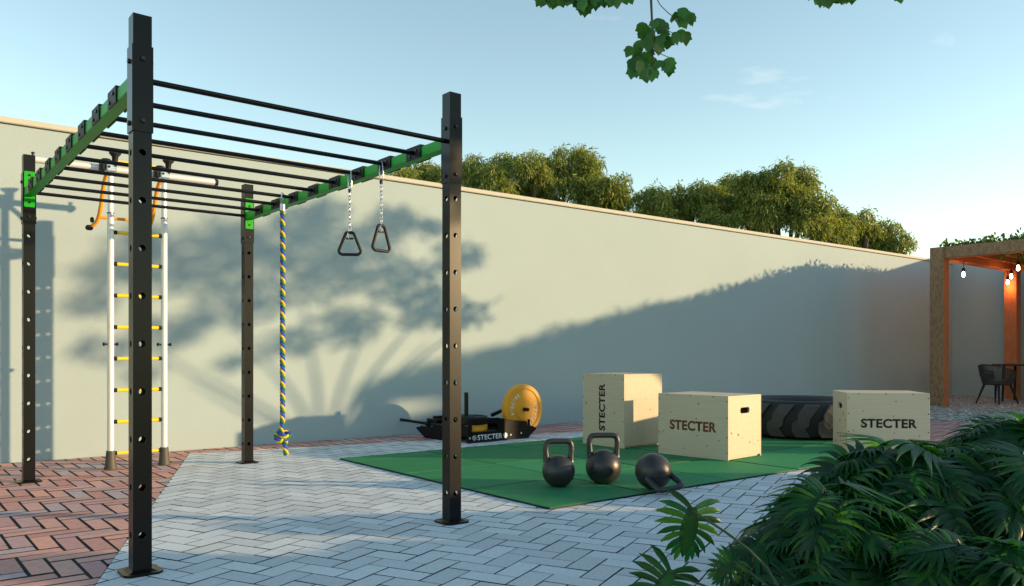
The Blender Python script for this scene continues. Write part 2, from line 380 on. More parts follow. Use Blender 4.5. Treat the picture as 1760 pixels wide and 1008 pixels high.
# garden wall and the added wall that blocks low sun under the pergola
wl_ = thing('garden_wall', 'long tall cream plaster wall running behind the exercise yard', 'wall', W0 - U * 6, WA)
MB().box((15.5, 0.11, WALL_H / 2 - 0.06), (31, 0.22, WALL_H + 0.02), bev=0).build('plaster_face', M['plaster'], wl_)
MB().box((15.5, 0.11, WALL_H - 0.012), (31.02, 0.27, 0.055), bev=0.008).build('coping', M['coping'], wl_)
PC1 = Vector((8.05, 15.0, 0)); PA = R(39.0); PU = Vector((math.cos(PA), math.sin(PA), 0)); PV = Vector((math.sin(PA), -math.cos(PA), 0))  # PV runs towards the camera's right
bw = thing('sun_block_wall', 'added plaster wall past the timber pergola that blocks low sun', 'wall', PC1 + PU * 4.15 - PV * 1.75, PA - R(90))
MB().box((7.0, 0.1, 1.64), (14.0, 0.2, 3.4)).build('plaster_face', M['plaster'], bw)
MB().box((7.0, 0.1, 3.36), (14.02, 0.25, 0.05)).build('coping', M['coping'], bw)

# ------------------------------------------------------------------ monkey bar rack
RA = math.atan2(1.080, 1.3385); RU = Vector((math.cos(RA), math.sin(RA), 0)); RV = Vector((-math.sin(RA), math.cos(RA), 0))
RW, RL = 1.72, 3.272; NL = Vector((-1.6955, 3.632, 0))
rack = thing('monkey_bar_rack', 'black steel monkey bar rack with green top beams and four drilled posts', 'exercise rack', NL, RA)
PS, PH = 0.080, 2.53; HZ = [0.175 + 0.2165 * k for k in range(9)]
def post_mesh():
    mb = MB(); h = PS / 2; n = 16; t = 0.004; r = 0.0155
    for q in range(4):
        Mq = Matrix.Rotation(q * math.pi / 2, 4, 'Z')
        def P(x, z, d=0): return Mq @ Vector((x, -h + d, z))
        z = 0.0
        for hz in HZ:
            mb.add([P(-h, z), P(h, z), P(h, hz - h), P(-h, hz - h)], [(0, 1, 2, 3)])
            vs = []
            for k in range(n):
                a = k * 2 * math.pi / n; c, s = math.cos(a), math.sin(a); m_ = max(abs(c), abs(s))
                vs += [P(h * c / m_, hz + h * s / m_), P(r * c, hz + r * s), P(r * c, hz + r * s, t)]
            fs = []
            for k in range(n):
                i, j = 3 * k, 3 * ((k + 1) % n); fs += [(i, j, j + 1, i + 1), (i + 1, j + 1, j + 2, i + 2)]
            mb.add(vs, fs); z = hz + h
        mb.add([P(-h, z), P(h, z), P(h, PH), P(-h, PH)], [(0, 1, 2, 3)])
    mb.add([(-h, -h, PH), (h, -h, PH), (h, h, PH), (-h, h, PH)], [(0, 1, 2, 3)])
    bm = bmesh.new(); me = mb.mesh('post', M['black']); bm.from_mesh(me); bmesh.ops.remove_doubles(bm, verts=bm.verts, dist=1e-5); bm.to_mesh(me); bm.free()
    return me
pm = post_mesh()
bp_ = MB().prism([(0.083, 0.06), (0.06, 0.083), (-0.06, 0.083), (-0.083, 0.06), (-0.083, -0.06), (-0.06, -0.083), (0.06, -0.083), (0.083, -0.06)], 0, 0.011)
bp_.add([(-0.06, -0.06, 0.011), (0.06, -0.06, 0.011), (0.06, 0.06, 0.011), (-0.06, 0.06, 0.011), (-0.0405, -0.0405, 0.02), (0.0405, -0.0405, 0.02), (0.0405, 0.0405, 0.02), (-0.0405, 0.0405, 0.02)],
        [(0, 1, 5, 4), (1, 2, 6, 5), (2, 3, 7, 6), (3, 0, 4, 7)]); bpm = bp_.mesh('base_plate', M['black'])
sl = MB(); e = PS / 2 + 0.005
for zz0, zz1 in ((2.0, 2.39),):
    sl.prism([(e, e), (-e, e), (-e, -e), (e, -e)], zz0, zz1)
slm = sl.mesh('sleeve', M['black'])
bolt = MB().lathe([(0, 0.010), (0.010, 0.010), (0.012, 0.007), (0.012, 0), (0, 0)], 6).mesh('bolt', M['bolt'])
for i, (x, y) in enumerate(((0, 0), (RW, 0), (0, RL), (RW, RL))):
    p = inst('post', pm, rack, (x, y, 0)); inst('base_plate', bpm, p); s = inst('sleeve', slm, p)
    for z in (2.05, 2.33):
        inst('bolt', bolt, p, (0, -e, z), (R(90), 0, 0)); inst('bolt', bolt, p, (-e, 0, z - 0.01), (0, R(-90), 0)); inst('bolt', bolt, p, (e, 0, z), (0, R(90), 0))
    if i > 1:
        gpl = MB().prism(rounded(0.072, 0.275, 0.006, 2), 0, 0.006, Matrix.Translation((0, -e - 0.0005, 2.262)) @ Matrix.Rotation(R(90), 4, 'X')).build('mounting_plate', M['green'], p)
        for z in (2.16, 2.37): inst('bolt', bolt, p, (0, -e - 0.006, z), (R(90), 0, 0), (.8, .8, .6))
BZ, BS = 2.242, 0.066
for x in (0, RW):
    MB().box((x, RL / 2, BZ), (BS, RL - 2 * e - 0.014, BS), bev=0.004).build('top_beam', M['green'], rack)
for k in range(10):
    y = RL * k / 9; x0 = -0.03 if k not in (0, 9) else e - 0.004
    MB().tube([(x0, y, BZ + 0.004), (RW - x0, y, BZ + 0.004)], 0.0135, 12).build('rung_bar', M['black'], rack, True)
clamp = MB(); c_ = BS / 2
clamp.box((-c_ - 0.004, 0, 0.001), (0.008, 0.165, BS + 0.008)); clamp.box((c_ + 0.004, 0, 0.001), (0.008, 0.165, BS + 0.008)); clamp.box((0, 0, c_ + 0.0075), (BS + 0.016, 0.165, 0.006))
clm = clamp.mesh('clamp', M['blackmat'])
for x in (0, RW):
    for k in range(1, 9):
        c = inst('clamp', clm, rack, (x, RL * k / 9, BZ + 0.001))
        for dy, dz in ((-0.035, 0.015), (0.035, -0.015)):
            inst('bolt', bolt, c, (-c_ - 0.008, dy, dz), (0, R(-90), 0), (.8, .8, .7))

def on_bar(k, d):                                     # world point on rung k, d metres in from the right beam
    return NL + RU * (RW - d) + RV * (RL * k / 9)

# ------------------------------------------------------------------ climbing rope
rp = on_bar(6, 0.125)
rope = thing('climbing_rope', 'thick blue yellow and green twisted climbing rope knotted near its lower end', 'rope', rp)
zt = 2.15
cp = [(0, 0, zt - 0.0), (0.001, 0, 1.6), (-0.001, 0, 1.1), (0.0, 0, 0.7), (-0.002, 0, 0.44), (-0.008, -0.012, 0.385), (0.012, -0.04, 0.345), (0.045, -0.012, 0.335), (0.042, 0.03, 0.35), (0.0, 0.046, 0.365),
      (-0.04, 0.02, 0.36), (-0.042, -0.03, 0.335), (-0.01, -0.048, 0.305), (0.03, -0.02, 0.32), (0.02, 0.01, 0.30), (0.016, 0.005, 0.265), (0.024, 0.0, 0.225), (0.028, 0, 0.19)]
path = catmull(cp, 24)
dense = []
for a, b in zip(path, path[1:]):
    n = max(1, int((b - a).length / 0.008))
    dense += [a.lerp(b, k / n) for k in range(n)]
dense.append(path[-1])
for s, mk in enumerate(('blue', 'ropeyel', 'ropegrn')):
    up = Vector((1, 0, 0)); dist = 0; pts = []
    for i, p in enumerate(dense):
        t = (dense[min(i + 1, len(dense) - 1)] - dense[max(i - 1, 0)]).normalized()
        up = (up - t * up.dot(t)).normalized(); w = t.cross(up)
        if i: dist += (p - dense[i - 1]).length
        a = -dist / 0.092 * 2 * math.pi + s * 2 * math.pi / 3
        pts.append(p + (up * math.cos(a) + w * math.sin(a)) * 0.0108)
    MB().tube(pts, 0.0112, 7).build('strand', M[mk], rope, 'all')
MB().tube([(0, 0, zt - 0.02), (0, 0, zt + 0.035)], 0.021, 12).build('ferrule', M['steel'], rope, True)
ring = [(0.0, 0.030 * math.cos(a), BZ - 0.012 + 0.042 * math.sin(a)) for a in [k * 2 * math.pi / 18 for k in range(18)]]
MB().tube(ring, 0.006, 8, closed=True).build('carabiner', M['steel'], rope, True)

# ------------------------------------------------------------------ two trapeze handles on chains
def trapeze(pos, rz, zb, h, w, label):
    t = thing('trapeze_handle', label, 'gym handle', pos, rz)
    path = []
    for a, b in (((-w / 2, 0), 'bl'), ((w / 2, 0), 'br'), ((0, h), 'top')): pass
    rad = 0.028
    def arc(cx, cz, r, a0, a1, n=6): return [(cx + r * math.cos(R(a0 + (a1 - a0) * k / n)), 0, cz + r * math.sin(R(a0 + (a1 - a0) * k / n))) for k in range(n + 1)]
    lean = math.degrees(math.atan2(w / 2 - 0.018, h))
    path = arc(-w / 2 + rad, zb + rad, rad, 180 + lean * .2, 270) + arc(w / 2 - rad, zb + rad, rad, 270, 360 - lean * .2) + arc(0.012, zb + h - 0.02, 0.02, 20, 90, 4) + arc(-0.012, zb + h - 0.02, 0.02, 90, 160, 4)
    MB().tube(path, 0.0105, 10, closed=True, flat=(0, 1, 0)).build('grip_frame', M['blackmat'], t, True)
    MB().box((0, 0, zb + h - 0.042), (0.052, 0.012, 0.012), bev=0.003).build('cross_link', M['blackmat'], t)
    ztop = BZ - 0.012; z = zb + h - 0.035; k = 0
    def link(z0, ln, wd, r, turn, name='chain_link'):
        pts = [(wd * math.cos(a), 0, z0 + ln / 2 + ln / 2 * math.sin(a)) for a in [j * 2 * math.pi / 14 for j in range(14)]]
        MB().tube(pts, r, 6, closed=True).build(name, M['steel'], t, True, rot=(0, 0, turn))
    link(z - 0.012, 0.062, 0.016, 0.0035, R(30), 'shackle'); z += 0.045
    while z < ztop - 0.13:
        link(z, 0.034, 0.009, 0.0032, R(90) * (k % 2) + 0.3); z += 0.0265; k += 1
    link(z - 0.002, ztop + 0.032 - z, 0.024, 0.0045, R(90) - rz + RA, 'snap_hook')
    MB().box((0, 0, z + 0.012), (0.022, 0.022, 0.028), bev=0.006).build('swivel', M['bolt'], t)
trapeze(on_bar(3, 0.10), R(6), 1.679, 0.152, 0.150, 'black triangular hand grip seen front on, hanging from a chain on a black rung')
trapeze(on_bar(2, 0.06), R(52), 1.672, 0.166, 0.150, 'black triangular hand grip turned partly edge on, hanging by its chain')

# ------------------------------------------------------------------ standing ladder
lad = thing('climbing_ladder', 'white tube ladder with yellow rungs standing on rubber feet before the wall', 'ladder', gp(190, 807), WA)
LW = 0.435; LZ = 2.59
for x in (0, LW):
    r = MB().tube([(x, 0, 0.02), (x, 0, 2.2)], 0.027, 14).build('rail', M['alu'], lad, True)
    MB().tube([(x, 0, 2.19), (x, 0, LZ + 0.02)], 0.0225, 14).build('upper_rail', M['alu'], lad, True)
    MB().tube([(x, 0, 2.195), (x, 0, 2.205)], 0.029, 14).build('collar', M['bolt'], lad, True)
    MB().lathe([(0, 0), (0.052, 0), (0.054, 0.012), (0.046, 0.03), (0.036, 0.15), (0.034, 0.16), (0, 0.16)], 16).build('foot', M['rubberfoot'], r, True, (x, 0, 0))
    MB().tube([(x - 0.055, 0, 1.075), (x + 0.055, 0, 1.075)], 0.008, 8).build('pin', M['bolt'], r, True)
    for s in (-1, 1): MB().lathe([(0, -0.012), (0.013, -0.008), (0.017, 0), (0.013, 0.008), (0, 0.012)], 10, Matrix.Translation((x + s * 0.052, 0, 1.075)) @ Matrix.Rotation(R(90), 4, 'Y')).build('knob', M['blackmat'], r, True)
    # clamp heads and black funnel caps
    cl = MB().box((x, -0.005, LZ), (0.085, 0.085, 0.085), bev=0.012).build('clamp', M['steel'], lad)
    MB().box((x - 0.065, 0.0, LZ + 0.005), (0.04, 0.1, 0.1), bev=0.02).build('clamp_pad', M['blackmat'], cl)
    for dx, dz in ((-0.02, 0.0), (0.03, 0.015)): MB().lathe([(0, 0.012), (0.010, 0.012), (0.012, 0), (0, 0)], 6, Matrix.Translation((x + dx, -0.048, LZ + dz)) @ Matrix.Rotation(R(90), 4, 'X')).build('bolt', M['bolt'], cl)
    MB().lathe([(0, LZ + 0.04), (0.024, LZ + 0.04), (0.026, LZ + 0.10), (0.048, LZ + 0.125), (0.05, LZ + 0.14), (0, LZ + 0.14)], 14, Matrix.Translation((x + 0.035, 0, 0))).build('end_cap', M['blackmat'], lad, True)
    MB().lathe([(0, 0.03), (0.03, 0.028), (0.05, 0.012), (0.052, 0), (0, 0)], 14, Matrix.Translation((x - 0.035, 0, LZ + 0.045))).build('dome_cap', M['blackmat'], lad, True)
    a = catmull([(x - 0.02, 0.05, LZ - 0.04), (x - 0.03, 0.14, LZ - 0.14), (x - 0.035, 0.24, LZ - 0.32), (x - 0.05, 0.30, LZ - 0.42), (x - 0.09, 0.34, LZ - 0.47)], 5)
    MB().tube(a, 0.017, 10).build('stay_arm', M['orange'], lad, True)
    b = MB().box((x - 0.105, 0.345, LZ - 0.48), (0.06, 0.05, 0.045), bev=0.012); b.box((x - 0.085, 0.335, LZ - 0.41), (0.03, 0.03, 0.05), bev=0.01); b.build('stay_hook', M['blackmat'], lad)
MB().tube([(-0.04, 0.28, LZ - 0.39), (LW - 0.04, 0.28, LZ - 0.39)], 0.014, 10).build('stay_bar', M['orange'], lad, True)
MB().tube([(0.05, 0.0, LZ + 0.06), (LW - 0.05, 0.0, LZ + 0.06)], 0.015, 10).build('top_rung', M['yellow'], lad, True)
tb = MB().tube([(-0.56, 0.05, LZ), (0.90, 0.05, LZ)], 0.028, 14).build('top_bar', M['alu'], lad, True)
for x in (-0.57, 0.905):
    MB().tube([(x - 0.012, 0.05, LZ), (x + 0.014, 0.05, LZ)], 0.031, 14).build('bar_cap', M['blackmat'], tb, True)
    MB().lathe([(0, -0.05), (0.014, -0.048), (0.012, -0.03), (0.01, 0.03), (0.015, 0.048), (0, 0.052)], 10, Matrix.Translation((x + 0.0, 0.05, LZ + 0.01))).build('bar_bolt', M['bolt'], tb, True)
for k in range(8):
    z = 0.135 + k * 0.272
    r = MB().tube([(0.045, 0, z), (LW - 0.045, 0, z)], 0.0155, 12).build('rung', M['yellow'], lad, True)
    for x in (0.034, LW - 0.034): MB().tube([(x - 0.012, 0, z), (x + 0.016, 0, z)], 0.0185, 12).build('rung_sleeve', M['blackmat'], r, True)

# ------------------------------------------------------------------ rubber floor mat
mt = thing('rubber_floor_mat', 'green rubber gym flooring of square tiles laid on grey pavers', 'gym mat', MATC, MA)
TS = 0.92; vs_ = [0, 0.90, 1.82, 2.74, 3.04]; us_ = [0, 0.93, 1.85, 2.77, 3.69, 4.61, 5.22]
rng = random.Random(9)
for i in range(len(us_) - 1):
    for j in range(len(vs_) - 1):
        a, b = us_[i + 1] - us_[i] - 0.018, vs_[j + 1] - vs_[j] - 0.018
        mb = MB(); brick_geo([(-a / 2, -b / 2), (a / 2, -b / 2), (a / 2, b / 2), (-a / 2, b / 2)], 0.0115, 0.004, mb)
        tile = mb.build('tile', M['matgreen'], mt, loc=((us_[i] + us_[i + 1]) / 2, (vs_[j] + vs_[j + 1]) / 2, 0.0145 + rng.uniform(-.0012, .0012)), rot=(rng.gauss(0, .0012), rng.gauss(0, .0012), 0))
        tile.data.materials.append(M['blackmat'])          # black rubber core under the green wear layer
        for p_ in tile.data.polygons: p_.material_index = 1 if p_.normal.z < 0.3 else 0
MB().box((us_[-1] / 2, vs_[-1] / 2, 0.0035), (us_[-1] - 0.012, vs_[-1] - 0.012, 0.003)).build('underlay', M['blackmat'], mt)
MZ = 0.0152; KS = 1 - MZ
def gpm(x, y): return px(x, y, F * KS / (y - HY))

# ------------------------------------------------------------------ lettering
def letters(txt, width, height, m, parent, mtx, name='lettering', thick=0.0012, bold=0.012, spacing=1.05):
    cu = bpy.data.curves.new('t', 'FONT'); cu.body = txt; cu.size = 1; cu.align_x = 'CENTER'; cu.offset = bold; cu.space_character = spacing
    ob = bpy.data.objects.new('t', cu); C.objects.link(ob); dg = bpy.context.evaluated_depsgraph_get(); dg.update()
    me = bpy.data.meshes.new_from_object(ob.evaluated_get(dg)); bpy.data.objects.remove(ob); bpy.data.curves.remove(cu)
    xs = [v.co.x for v in me.vertices]; ys = [v.co.y for v in me.vertices]
    sx = width / (max(xs) - min(xs)); sy = height / (max(ys) - min(ys)); cx = (max(xs) + min(xs)) / 2; cy = (max(ys) + min(ys)) / 2
    bm = bmesh.new(); bm.from_mesh(me)
    for v in bm.verts: v.co = Vector(((v.co.x - cx) * sx, (v.co.y - cy) * sy, 0))
    ex = bmesh.ops.extrude_face_region(bm, geom=bm.faces[:])
    for v in [g_ for g_ in ex['geom'] if isinstance(g_, bmesh.types.BMVert)]: v.co.z += thick
    bmesh.ops.recalc_face_normals(bm, faces=bm.faces[:])
    bm.to_mesh(me); bm.free(); me.transform(mtx); me.materials.clear(); me.materials.append(m); me.name = name
    return inst(name, me, parent)
def face_mtx(origin, right, up):
    r, u = Vector(right).normalized(), Vector(up).normalized(); n = r.cross(u)
    return Matrix(((r.x, u.x, n.x, origin[0]), (r.y, u.y, n.y, origin[1]), (r.z, u.z, n.z, origin[2]), (0, 0, 0, 1)))

# ------------------------------------------------------------------ plywood jump boxes
def slab_with_slot(w, h, t, sw, sh, sz):
    """panel in the XZ plane (x width, z height, y depth t) with a rounded slot cut through it"""
    mb = MB(); n = 20; inner = rounded(sw, sh, sh * 0.42, 4); n = len(inner); outer = []
    for (x, z) in inner:
        kx = w / 2 / abs(x) if abs(x) > 1e-6 else 1e9; top = h / 2 - sz; bot = -h / 2 - sz
        kz = (top / z if z > 0 else bot / z) if abs(z) > 1e-6 else 1e9; k = min(kx, kz); outer.append((x * k, z * k))
    pts = list(zip(inner, outer))
    for y, flip in ((0, False), (t, True)):
        vs = []
        for a, b in pts: vs += [(a[0], y, a[1] + sz), (b[0], y, b[1] + sz)]
        fs = []
        for i in range(n):
            j = (i + 1) % n; f = (2 * i, 2 * i + 1, 2 * j + 1, 2 * j); fs.append(f if flip else f[::-1])
        mb.add(vs, fs)
    for x, z in ((w / 2, h / 2), (-w / 2, h / 2), (w / 2, -h / 2), (-w / 2, -h / 2)):   # square the corners
        i = min(range(n), key=lambda q: -(outer[q][0] * math.copysign(1, x) + outer[q][1] * math.copysign(1, z)) if abs(outer[q][0] - x) < 1e-4 or True else 0)
    vs = [(a[0], y, a[1] + sz) for a in inner for y in (0, t)]
    mb.add(vs, [(2 * i, 2 * ((i + 1) % n), 2 * ((i + 1) % n) + 1, 2 * i + 1) for i in range(n)])
    return mb
def jump_box(loc, rz, L, Wd, H, label, text_m, vertical, tw, th, slot_side, knots):
    b = thing('jump_box', label, 'box', loc, rz); t = 0.018
    rng = random.Random(int(L * 1000 + H * 77)); pn = 'panel'
    def panel(c, d, **k): return MB().box(c, d, bev=0.0012).build(pn, M['ply'], b)
    panel((0, -Wd / 2 + t / 2, H / 2), (L, t, H)); panel((0, Wd / 2 - t / 2, H / 2), (L, t, H))
    panel((0, 0, H - t / 2 - 0.0015), (L - 0.003, Wd - 2 * t, t)); panel((0, 0, t / 2 + 0.002), (L - 2 * t - .004, Wd - 2 * t, t))
    for sx in (-1, 1):
        w_, h_ = Wd - 2 * t, H - 2 * t - 0.004; z_ = H / 2
        if sx == slot_side:
            # side panel with a hand slot, assembled from four boards round the opening
            sw, sh, zc = 0.165, 0.056, H * 0.76
            x = sx * (L / 2 - t / 2 - 0.001); z0, z1 = z_ - h_ / 2, z_ + h_ / 2
            mb = MB()
            outl = rounded(sw, sh, sh * 0.48, 5); n = len(outl)
            # ring mesh: slot outline to panel outline through matching rays, corners added exactly
            def ray(px_, pz_):
                k = 1e9
                if abs(px_) > 1e-9: k = min(k, (w_ / 2) / abs(px_))
                if pz_ > 1e-9: k = min(k, (z1 - zc) / pz_)
                if pz_ < -1e-9: k = min(k, (z0 - zc) / pz_)
                return (px_ * k, pz_ * k)
            extra = [(w_ / 2, z1 - zc), (-w_ / 2, z1 - zc), (-w_ / 2, z0 - zc), (w_ / 2, z0 - zc)]
            ang = sorted([(math.atan2(q[1], q[0]) % (2 * math.pi), q, None) for q in outl] + [(math.atan2(q[1], q[0]) % (2 * math.pi), None, q) for q in extra], key=lambda z: z[0])
            ring = []
            for a_, q, ex in ang:
                if q is None:
                    # slot point along the corner's ray
                    dx, dz = ex; best = min(outl, key=lambda o_: abs((math.atan2(o_[1], o_[0]) - math.atan2(dz, dx) + math.pi) % (2 * math.pi) - math.pi)); ring.append((best, ex))
                else: ring.append((q, ray(*q)))
            n = len(ring); vs = []
            for (p, q) in ring:
                for xx in (x - t / 2, x + t / 2): vs += [(xx, p[0], zc + p[1]), (xx, q[0], zc + q[1])]
            fs = []
            for i in range(n):
                j = (i + 1) % n; A, B = 4 * i, 4 * j
                fs += [(A + 2, A + 3, B + 3, B + 2), (A, B, B + 1, A + 1), (A, A + 2, B + 2, B), (A + 1, B + 1, B + 3, A + 3)]
            mb.add(vs, fs); mb.build(pn, M['ply'], b)
            MB().box((x - sx * 0.1, 0, zc), (0.004, 0.3, 0.2)).build('inner_board', M['plyedge'], b)
        else:
            panel((sx * (L / 2 - t / 2 - 0.001), 0, z_), (t, w_, h_))
    scr = MB().lathe([(0, 0.0012), (0.006, 0.0012), (0.0065, 0), (0, -0.001)], 8).mesh('screw', M['screw'])
    for sx in (-1, 1):
        for z in (0.07, H * 0.36, H * 0.66, H - 0.05):
            inst('screw', scr, b, (sx * (L / 2 - 0.012), -Wd / 2, z), (R(90), 0, 0))
    for x in (-0.36 * L, -0.02, 0.3 * L): inst('screw', scr, b, (x, -Wd / 2, H - 0.012), (R(90), 0, 0))
    kn = MB().lathe([(0, 0.0006), (0.009, 0.0006), (0.0095, -0.001), (0, -0.001)], 10).mesh('knot', M['knot'])
    for kx, kz, s in knots: inst('knot', kn, b, (kx * L, -Wd / 2, kz * H), (R(90), 0, 0.4), (s, s * 0.7, 1))
    for k in range(7):
        s = rng.uniform(.5, 1.1); inst('knot', kn, b, (L / 2 if slot_side > 0 or vertical else -L / 2, rng.uniform(-.42, .42) * Wd, rng.uniform(.08, .66) * H), (0, R(90), rng.random()), (s, s, 1))
    o = (0, -Wd / 2 - 0.0002, H * 0.52)
    mt_ = face_mtx((-0.02 * L, -Wd / 2 + 0.0006, H * 0.54), (0, 0, 1), (-1, 0, 0)) if vertical else face_mtx((0.01 * L, -Wd / 2 + 0.0006, H * 0.5), (1, 0, 0), (0, 0, 1))
    letters('STECTER', tw, th, text_m, b, mt_, thick=0.002, bold=0.034)
    return b
KN = [(-.42, .38, 1.1), (.1, .86, 1.3), (.3, .45, .9), (-.3, .7, 1), (.22, .2, 1.2), (-.1, .13, 1), (.38, .3, 1), (.07, .62, 1.2), (.08, .35, 1.1)]
def box_at(c0, rz, L, Wd):                            # from the near corner of the lettered face (its right end) to the box centre
    d = Vector((math.cos(rz), math.sin(rz), 0)); n = Vector((-math.sin(rz), math.cos(rz), 0)); return c0, d, n
a = R(-52); d = Vector((math.cos(a), math.sin(a), 0)); n = Vector((-d.y, d.x, 0))
c = Vector((1.17, 8.31, 0)) * KS + Vector((0, 0, MZ)) - d * 0.31 + n * 0.29
jump_box(c, a, 0.62, 0.58, 0.765, 'tall pale plywood jump box standing on end with lettering running vertically', M['cut'], True, 0.50, 0.09, 0, [(-.4, .58, 1.6), (.28, .47, 1.2), (.36, .2, 1.1), (.1, .52, .9), (-.2, .12, 1), (-.02, .08, 1)])
a = R(-47); d = Vector((math.cos(a), math.sin(a), 0)); n = Vector((-d.y, d.x, 0))
c = Vector((2.0, 7.37, 0)) * KS + Vector((0, 0, MZ)) - d * 0.39 + n * 0.29
jump_box(c, a, 0.78, 0.58, 0.59, 'plywood jump box lying low between the kettlebells and tyre, red brown lettering', M['cutred'], False, 0.52, 0.095, 1, KN)
a = R(-9); d = Vector((math.cos(a), math.sin(a), 0)); n = Vector((-d.y, d.x, 0))
c = Vector((3.34, 7.94, 0)) * KS + Vector((0, 0, MZ)) + d * 0.38 + n * 0.285
jump_box(c, a, 0.76, 0.57, 0.595, 'plywood jump box with black lettering standing behind the leafy plants', M['cut'], False, 0.515, 0.09, -1, KN)

# ------------------------------------------------------------------ kettlebells
def kettlebell(loc, r, H, rot, label):
    k = thing('kettlebell', label, 'kettlebell', loc)
    k.rotation_euler = rot
    prof = [(0, 0.0)]; cz = r * 0.93
    for i in range(17):
        a = R(-68 + i * 158 / 16); prof.append((r * math.cos(a), cz + r * math.sin(a)))
    prof.append((0, cz + r)); MB().lathe(prof, 32).build('ball', M['iron'], k, True)
    w = r * 0.80; z0 = cz + r * 0.55; z1 = H - 0.021
    pts = catmull([(-w * .93, 0, z0), (-w * .96, 0, z0 + 0.05), (-w * 1.0, 0, z1 - 0.055), (-w * .93, 0, z1 - 0.016), (-w * .70, 0, z1), (0, 0, z1 + 0.002), (w * .70, 0, z1), (w * .93, 0, z1 - 0.016), (w * 1.0, 0, z1 - 0.055), (w * .96, 0, z0 + 0.05), (w * .93, 0, z0)], 5)
    n = len(pts); rs = [0.0208 + 0.007 * abs(2 * i / (n - 1) - 1) ** 6 for i in range(n)]
    MB().tube(pts, rs, 12, flat=(0, 1, 0)).build('handle', M['iron'], k, True)
    return k
p = gpm(960, 836); kettlebell((p.x, p.y, MZ), 0.121, 0.352, (0, 0, R(8)), 'smaller upright black cast iron kettlebell on green mat')
p = gpm(1037, 831); kettlebell((p.x, p.y, MZ), 0.134, 0.382, (0, 0, R(4)), 'larger upright black cast iron kettlebell on green mat')
# the fallen one: handle tipped towards the camera and down
ax = Vector((0.42, -0.80, -0.42)).normalized(); side = Vector((0.93, 0.30, 0.05)); side = (side - ax * side.dot(ax)).normalized(); fy = ax.cross(side)
q = Matrix((side, fy, ax)).transposed().to_4x4(); cen = Vector((1.02, 5.75, MZ + 0.131)); r3 = 0.131
k3 = kettlebell((0, 0, 0), r3, 0.365, (0, 0, 0), 'black kettlebell tipped over with its handle resting on the mat edge')
k3.rotation_euler = q.to_euler(); k3.location = cen - ax * (r3 * 0.93)

# ------------------------------------------------------------------ tractor tyre
TR, TH = 0.86, 0.50; ty = thing('tractor_tyre', 'big black tractor tyre lying flat between two plywood boxes', 'tyre', (3.52, 9.74, MZ), 0.1); ty.scale = (1, 1, 0.87)
prof = [(0.44, 0.06), (0.50, 0.02), (0.66, 0.0), (0.76, 0.012), (0.805, 0.05), (0.822, 0.15), (0.825, 0.25), (0.822, 0.35), (0.805, 0.445), (0.76, 0.488), (0.66, 0.50), (0.50, 0.48), (0.44, 0.44), (0.43, 0.40), (0.47, 0.36), (0.62, 0.34), (0.70, 0.25), (0.62, 0.16), (0.47, 0.14), (0.43, 0.10)]
MB().lathe(prof, 72, closed=True).build('carcass', M['tyre'], ty, True)
def lug(poly, name):
    mb = MB(); n = len(poly); vs = []
    def rr(z, rad): return rad - 0.028 * max(0, abs(z - 0.25) / 0.25) ** 3
    for rad in (0.80, 0.848, 0.858):
        s = 0.93 if rad > 0.85 else 1.0; cx = sum(p[0] for p in poly) / n; cz = sum(p[1] for p in poly) / n
        for x, z in poly:
            x2, z2 = cx + (x - cx) * s, cz + (z - cz) * s; a = x2 / 0.858; r_ = rr(z2, rad); vs.append((r_ * math.sin(a), -r_ * math.cos(a), z2))
    fs = []
    for k in range(2): fs += [(k * n + i, k * n + (i + 1) % n, (k + 1) * n + (i + 1) % n, (k + 1) * n + i) for i in range(n)]
    fs.append(tuple(range(2 * n, 3 * n))); return mb.add(vs, fs).mesh(name, M['lug'])
K = 0.00088
top = [(x * K, 0.5 - (y - 240) * K) for x, y in ((-145, 600), (-80, 662), (-5, 612), (15, 480), (62, 420), (145, 285), (-45, 285), (-105, 365), (-142, 430))]
bot = [(x * K, 0.5 - (y - 240) * K) for x, y in ((-20, 770), (165, 770), (95, 640), (72, 548), (0, 500), (-70, 555), (-72, 690))]
bot = bot[::1]
mt1, mt2 = lug(top, 'tread_lug'), lug(bot, 'tread_lug')
NLUG = 19
for k in range(NLUG):
    inst('tread_lug', mt1, ty, rot=(0, 0, 2 * math.pi * k / NLUG)); inst('tread_lug', mt2, ty, rot=(0, 0, 2 * math.pi * (k + 0.56) / NLUG))

